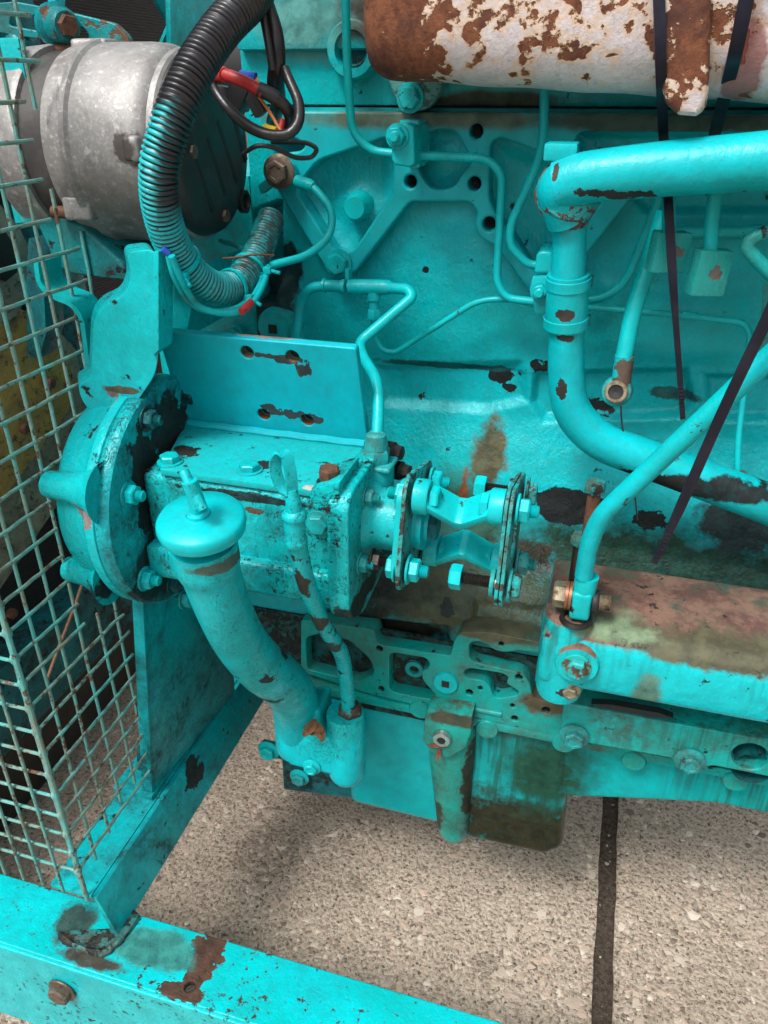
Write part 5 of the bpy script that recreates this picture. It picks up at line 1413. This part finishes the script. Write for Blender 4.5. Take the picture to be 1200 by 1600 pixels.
tie('black cable tie draped over the manifold at the upper right corner', [(1195, -150, -.152), (1172, -30, -.155), (1150, 80, -.158), (1118, 205, -.07), (1108, 240, -.06)], (.0095, .0085, .0075))

# ------------------------------------------------------------------ oil cooler cover
cov = T('oil_cooler_cover', 'boxy turquoise oil cooler cover with rust-brown primer worn through on top', 'engine cover')
COV = paint('cooler_cover_enamel', col=(0.002, 0.456, 0.521), light=(0.005, 0.513, 0.546), fade=.8, chips=.66, drips=.25, cast=.6, castscale=90, dust=0.18, up=((.105, .032, .022), .74, 1.0), patches=[
    px_patch(1130, 1035, -.2, 140, 22, (.10, .09, .05), 90, 1.5, 3, .65), px_patch(960, 1000, -.2, 60, 12, (.16, .22, .13), 80, 1.3, 2, .65), px_patch(1010, 1085, -.2, 20, 40, (.10, .22, .17), 70, 1.6, 2, .6), px_patch(890, 1085, -.2, 18, 9, (.04, .03, .025), 90, .9, 12, .5)])
CT, CBk = at(905, 986, -.2).z, -.092
def cover_geo():
    f = [(852, 970), (868, 962), (905, 990), (960, 1001), (1330, 1068), (1330, 1170), (1060, 1128), (925, 1102), (868, 1088), (850, 1062), (842, 1030)]
    F_ = [at(*p, -.2) for p in f]
    x0 = F_[0].x
    n = []
    zt0 = CT + .001
    prof = [(-.094, zt0 + .006), (-.150, zt0 + .004), (-.190, zt0 - .003), (-.2, zt0 - .018), (-.202, zt0 - .045), (-.198, zt0 - .066), (-.165, zt0 - .084), (-.094, zt0 - .086)]
    xs = [at(858, 980, -.2).x, at(868, 980, -.2).x, .75]
    A = [Vector((x0 - .002, y, z)) for y, z in prof]; B = [Vector((.75, y, z)) for y, z in prof]
    return bevel_mesh(loft(A, B), .011, 4, 20)
O('cover_body', cover_geo(), COV, cov, sharp=60)
xl = at(845, 1000, -.2).x
q = at(898, 968, -.16); 
O('corner_boss', lathe((xl + .021, -.178, CT - .088), (0, 0, 1), [(.020, 0), (.0225, .01), (.0225, .086), (.021, .0905), (.0185, .092), (.0001, .092)], 36, False), COV, cov, sharp=50)
LIP = paint('cover_lip_enamel', col=(0.002, 0.36, 0.33), light=(0.002, 0.46, 0.47), chips=.66, drips=.3, grime=.25, cast=.5)
lipf = [(880, 1098), (925, 1106), (1060, 1132), (1330, 1180), (1330, 1240), (1110, 1196), (1090, 1206), (1066, 1206), (1052, 1186), (920, 1162), (905, 1166), (886, 1162), (876, 1146)]
O('flange', plateY(lipf, [(1172, 1183, 27)], -.150, .030, .002, .006), LIP, cov)
O('drain_port', lathe(at(1172, 1183, -.13), (0, 1, 0), [(.0185, -.016), (.0185, .02), (.0001, .021)], 24, False), PAINT_DARK, cov)
# long shadow slot between cover and flange
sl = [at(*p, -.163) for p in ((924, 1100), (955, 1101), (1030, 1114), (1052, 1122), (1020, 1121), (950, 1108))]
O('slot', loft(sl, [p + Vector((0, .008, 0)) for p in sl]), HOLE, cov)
q = at(901, 1038, -.203); s = sc(q)
O('bolt_boss', lathe((q.x, -.192, q.z), (0, -1, 0), [(36 * s, 0), (34 * s, .011), (32 * s, .0135), (.0001, .0135)], 36, False), COV, cov)
bolt(cov, (q.x, -.2058, q.z), (0, -1, 0), 17.5 * s, 'bolt', paint('bolt_enamel_worn', light=(.06, .42, .38), fade=1, chips=.57, chipcol=(.12, .06, .03)))
q = at(891, 1078, -.196)
bolt(cov, q, (0, -1, -.1), .0068, 'flange', BRASS)
for x, y in ((897, 1150), (1078, 1188)):
    q = at(x, y, -.152); bolt(cov, q, (0, -1, 0), .0105, 'flange', PAINT_GREEN)
# diagonal pipe and its banjo
dg_ = T('diagonal_pipe', 'turquoise pipe rising diagonally from the banjo on the cooler cover', 'pipe')
O('tube', pipe([(1640, 155, -.222), (1290, 478, -.215), (1200, 560, -.212), (1000, 748, -.205), (938, 806, -.2), (920, 850, -.195), (912, 900, -.19)], 16.5, .035, 20), CPT, dg_)
bz = at(908, 938, -.187)
O('ferrule', sweep([bz + Vector((.002, 0, .026)), bz + Vector((.001, 0, .008))], .0098, 20), PAINT_PIPE, dg_)
O('banjo_block', box(bz + Vector((0, -.001, -.001)), (.017, .019, .028), .004, 3), PAINT_PIPE, dg_)
O('banjo_bolt', hexprof(.0115, .011, bz + Vector((-.013, 0, .003)), (-1, 0, 0)), BRASS, dg_)
for dx, m in ((-.0125, COPPER), (-.0095, COPPER)):
    O('copper_washer', lathe(bz + Vector((dx, 0, .003)), (1, 0, 0), [(.0125, -.0012), (.0125, .0012)], 24), m, dg_)
O('thread_end', threaded(bz + Vector((.008, 0, .001)), (1, 0, 0), .0072, .017), BRASS, dg_)
O('retaining_ring', lathe(bz + Vector((.009, 0, .001)), (1, 0, 0), [(.0095, 0), (.010, .001), (.010, .004), (.0095, .005)], 24), BLACKR, dg_)
O('base_ring', lathe(bz + Vector((-.002, -.004, -.018)), (0, 0, 1), [(.013, -.002), (.0145, 0), (.013, .003), (.0105, .003), (.010, -.002)], 28), THREAD, dg_)
lb = T('long_bolts', 'pair of long dark bolts with turquoise heads behind the diagonal pipe', 'bolt')
for x, y0, y1, Y in ((931, 756, 880, -.17), (908, 838, 920, -.17)):
    a, b = at(x, y0, Y), at(x - 6, y1, Y)
    O('shank', sweep([a + Vector((0, 0, -.006)), Vector((a.x, a.y, b.z))], .0055, 14), RUST if x > 920 else THREAD, lb)
    O('bolt_head', join(hexprof(.0088, .009, a + Vector((0, 0, -.007)), (0, 0, 1))), PAINT_GREEN, lb)

# ------------------------------------------------------------------ oil filler and dipstick
fil = T('oil_filler', 'turquoise oil filler tube with round lever cap leaning in front of the drive housing', 'oil filler')
FIL = paint('filler_enamel', light=(0.003, 0.536, 0.600), fade=.5, chips=.70, chipscale=50, crack=.25, crackscale=160, cast=.4, castscale=80, rough=.33, patches=[
    px_patch(345, 890, -.35, 50, 12, (.07, .11, .09), 140, 1.8, 4, .6), px_patch(436, 1030, -.26, 8, 14, BLK, 120, .7, 24, .5), px_patch(392, 1025, -.27, 7, 5, BLK, 120, .7, 24, .5), px_patch(445, 1050, -.22, 26, 14, (.02, .03, .03), 140, 1.5, 5, .5)])
tubep = [(316, 846, -.335, 54), (324, 880, -.332, 52), (330, 896, -.33, 46), (345, 940, -.322, 43.5), (372, 1000, -.30, 41), (412, 1046, -.26, 40), (444, 1066, -.225, 38.5), (460, 1090, -.198, 36.5), (465, 1116, -.180, 36.5), (467, 1160, -.166, 36)]
O('tube', pipe_var(tubep, .03, 32, .003), FIL, fil, sharp=60)
ca = (at(313, 812, -.337) - at(338, 925, -.325)).normalized()
cc = at(315, 818, -.337)
cr_ = 70 * sc(cc)
capo = O('cap', lathe(cc, ca, [(cr_ * .80, -.006), (cr_ * .97, -.0045), (cr_ * 1.0, .0), (cr_ * .985, .004), (cr_ * .93, .0065), (cr_ * .55, .0082), (cr_ * .25, .0088), (.0001, .009)], 56, False), paint('cap_enamel', light=(0.002, 0.547, 0.600), chips=.74, cast=.12, castscale=60, rough=.34), fil, sharp=60)
q = cc + ca * .0085 + RIGHT * -.001
O('lever_boss', lathe(q, ca, [(.0088, 0), (.0084, .0022), (.005, .003), (.0048, .008)], 24), FIL, capo)
O('lever', sweep(fillet([at(287, 736, -.345), at(300, 764, -.35), at(318, 796, -.353)], .01), [.0036] * 8, 12), FIL, capo)
O('lever_knuckle', sweep([at(296, 752, -.35), at(310, 790, -.349)], .0056, 14), FIL, capo)
# foot casting bolted to the sump
foot = [(432, 1096), (500, 1096), (512, 1150), (520, 1112), (574, 1112), (576, 1190), (566, 1214), (545, 1222), (515, 1218), (452, 1196), (436, 1176)]
F_ = [at(*p, -.172) for p in foot]
ff = [at(*p, -.199) for p in ((428, 1112), (497, 1112), (500, 1150), (520, 1158), (548, 1156), (556, 1180), (552, 1212), (530, 1216), (452, 1198), (434, 1176))]
O('foot', loft(ff, [Vector((p.x, -.155, p.z)) for p in ff], .008, 5), FIL, fil, sharp=70)
fm = [at(*p, -.16) for p in ((452, 1125), (540, 1135), (552, 1190), (520, 1206), (460, 1190))]
O('mounting_flange', loft(fm, [Vector((p.x, -.085, p.z)) for p in fm], .004, 2), FIL, fil)
q = at(548, 1112, -.165)
O('dipstick_socket', lathe(Vector((q.x, -.182, at(548, 1202, -.178).z)), (0, 0, 1), [(.004, -.0105), (.012, -.0095), (.0175, -.006), (.0203, 0), (.0207, .006), (.0205, (q.z - at(548, 1200, -.165).z)), (.0195, (q.z - at(548, 1200, -.165).z) + .002), (.010, (q.z - at(548, 1200, -.165).z) + .002)], 32), FIL, fil, sharp=50)
q = at(487, 1198, -.20); bolt(fil, q, (0, -1, 0), .0075, 'flange', PAINT)
dip = T('dipstick', 'dipstick tube with loop handle rising beside the oil filler', 'dipstick')
DIPM = paint('bare_streaked_tube_enamel', light=(0.004, 0.502, 0.558), chips=.62, cast=.5, patches=[
    px_patch(478, 900, -.29, 12, 34, (.035, .026, .02), 90, .9, 8, .5), px_patch(500, 965, -.26, 16, 30, (.04, .03, .022), 90, .9, 8, .5), px_patch(520, 1000, -.23, 16, 22, (.03, .05, .045), 120, 1.4, 5, .5)])
O('tube', pipe([(462, 832, -.305), (470, 880, -.30), (486, 935, -.285), (510, 985, -.25), (534, 1018, -.215), (541, 1060, -.195), (545, 1112, -.180)], 13, .025, 20), DIPM, dip, sharp=60)
O('collar', pipe_var([(459, 796, -.307, 14), (460, 802, -.307, 20), (460, 808, -.307, 20), (460, 811, -.307, 17), (462, 840, -.306, 17), (462, 844, -.306, 19), (463, 850, -.306, 18)], .001, 24, .0012), FIL, dip)
O('stopper', pipe_var([(456, 764, -.308, 8), (457, 775, -.308, 11), (458, 782, -.308, 12.5), (459, 798, -.308, 12.5)], .001, 20, .0012), FIL, dip)
lp = [at(*p, -.309) for p in ((453, 770), (440, 762), (430, 738), (430, 718), (438, 707), (447, 710), (453, 730), (456, 752), (456, 770))]
O('loop_handle', ribbon(fillet(lp, .008, 5), .0085, .0022, Vector((.75, .65, 0))), FIL, dip)
q = at(547, 1108, -.180)
O('gland_nut', join(hexprof(.0135, .008, q + Vector((0, 0, -.006)), (0, 0, 1)), lathe(q + Vector((0, 0, .001)), (0, 0, 1), [(.012, 0), (.0105, .004), (.0085, .006)], 20)), paint('worn_gland_enamel', chips=.50, chipcol=(.06, .035, .025), grime=.5), dip)
# fallen leaves
def leaf(c, L, W, ang, nrm, curl=.3):
    d_, u, v = frame(nrm); V, Fc = [], []
    a = u * math.cos(ang) + v * math.sin(ang); b = d_.cross(a)
    n = 8
    for i in range(n + 1):
        t = i / n; w_ = W * math.sin(math.pi * min(.98, t * .9 + .06)) ** .8
        c0 = Vector(c) + a * (L * (t - .5)) + d_ * (curl * L * (t - .5) ** 2 + .001)
        for s_ in (-1, 0, 1):
            V.append(c0 + b * (w_ * s_) + d_ * (curl * .5 * w_ * abs(s_)))
    m = len(V)
    V += [p - d_ * .0006 for p in V]
    for i in range(n):
        for k_ in range(2):
            q_ = (i * 3 + k_, i * 3 + k_ + 1, i * 3 + k_ + 4, i * 3 + k_ + 3)
            Fc.append(q_); Fc.append(tuple(m + x for x in reversed(q_)))
    return V, Fc
q = at(494, 1140, -.207)
lf = T('dead_leaf', 'curled brown dead leaf caught on the filler foot', 'leaf')
for an, off in ((.3, (0, 0, 0)), (2.2, (.006, -.002, .002)), (4.2, (-.004, -.001, .004))):
    O('leaf_blade', leaf(q + Vector(off), .022, .0055, an, (0, -.8, .6), 1.2), LEAFM, lf)
lf2 = T('dead_leaf', 'small red-brown leaf stuck below the socket bolt', 'leaf')
q = at(683, 1164, -.148); O('leaf_blade', leaf(q, .020, .003, .15, (0, -1, .15), .3), LEAF2, lf2)
q = at(686, 1178, -.148); O('leaf_blade', leaf(q, .016, .0026, 1.5, (0, -1, .15), .3), LEAF2, lf2)
solo('twig', pipe([(348, 404, -.15), (372, 402, -.152), (398, 397, -.15), (428, 399, -.14)], 1.8, .01, 6), RUST, 'thin brown twig lodged across the upper bend of the conduit tail', 'twig')
wq = [atx(*p, -.45) for p in ((132, 902), (112, 960), (92, 1010), (74, 1060))]
solo('brown_lead', sweep(fillet(wq, .05), .0022, 8), simple('brown_lead_sleeve', (.30, .15, .08), .6), 'loose brown lead hanging in front of the radiator frame behind the guard', 'wire')
finish()
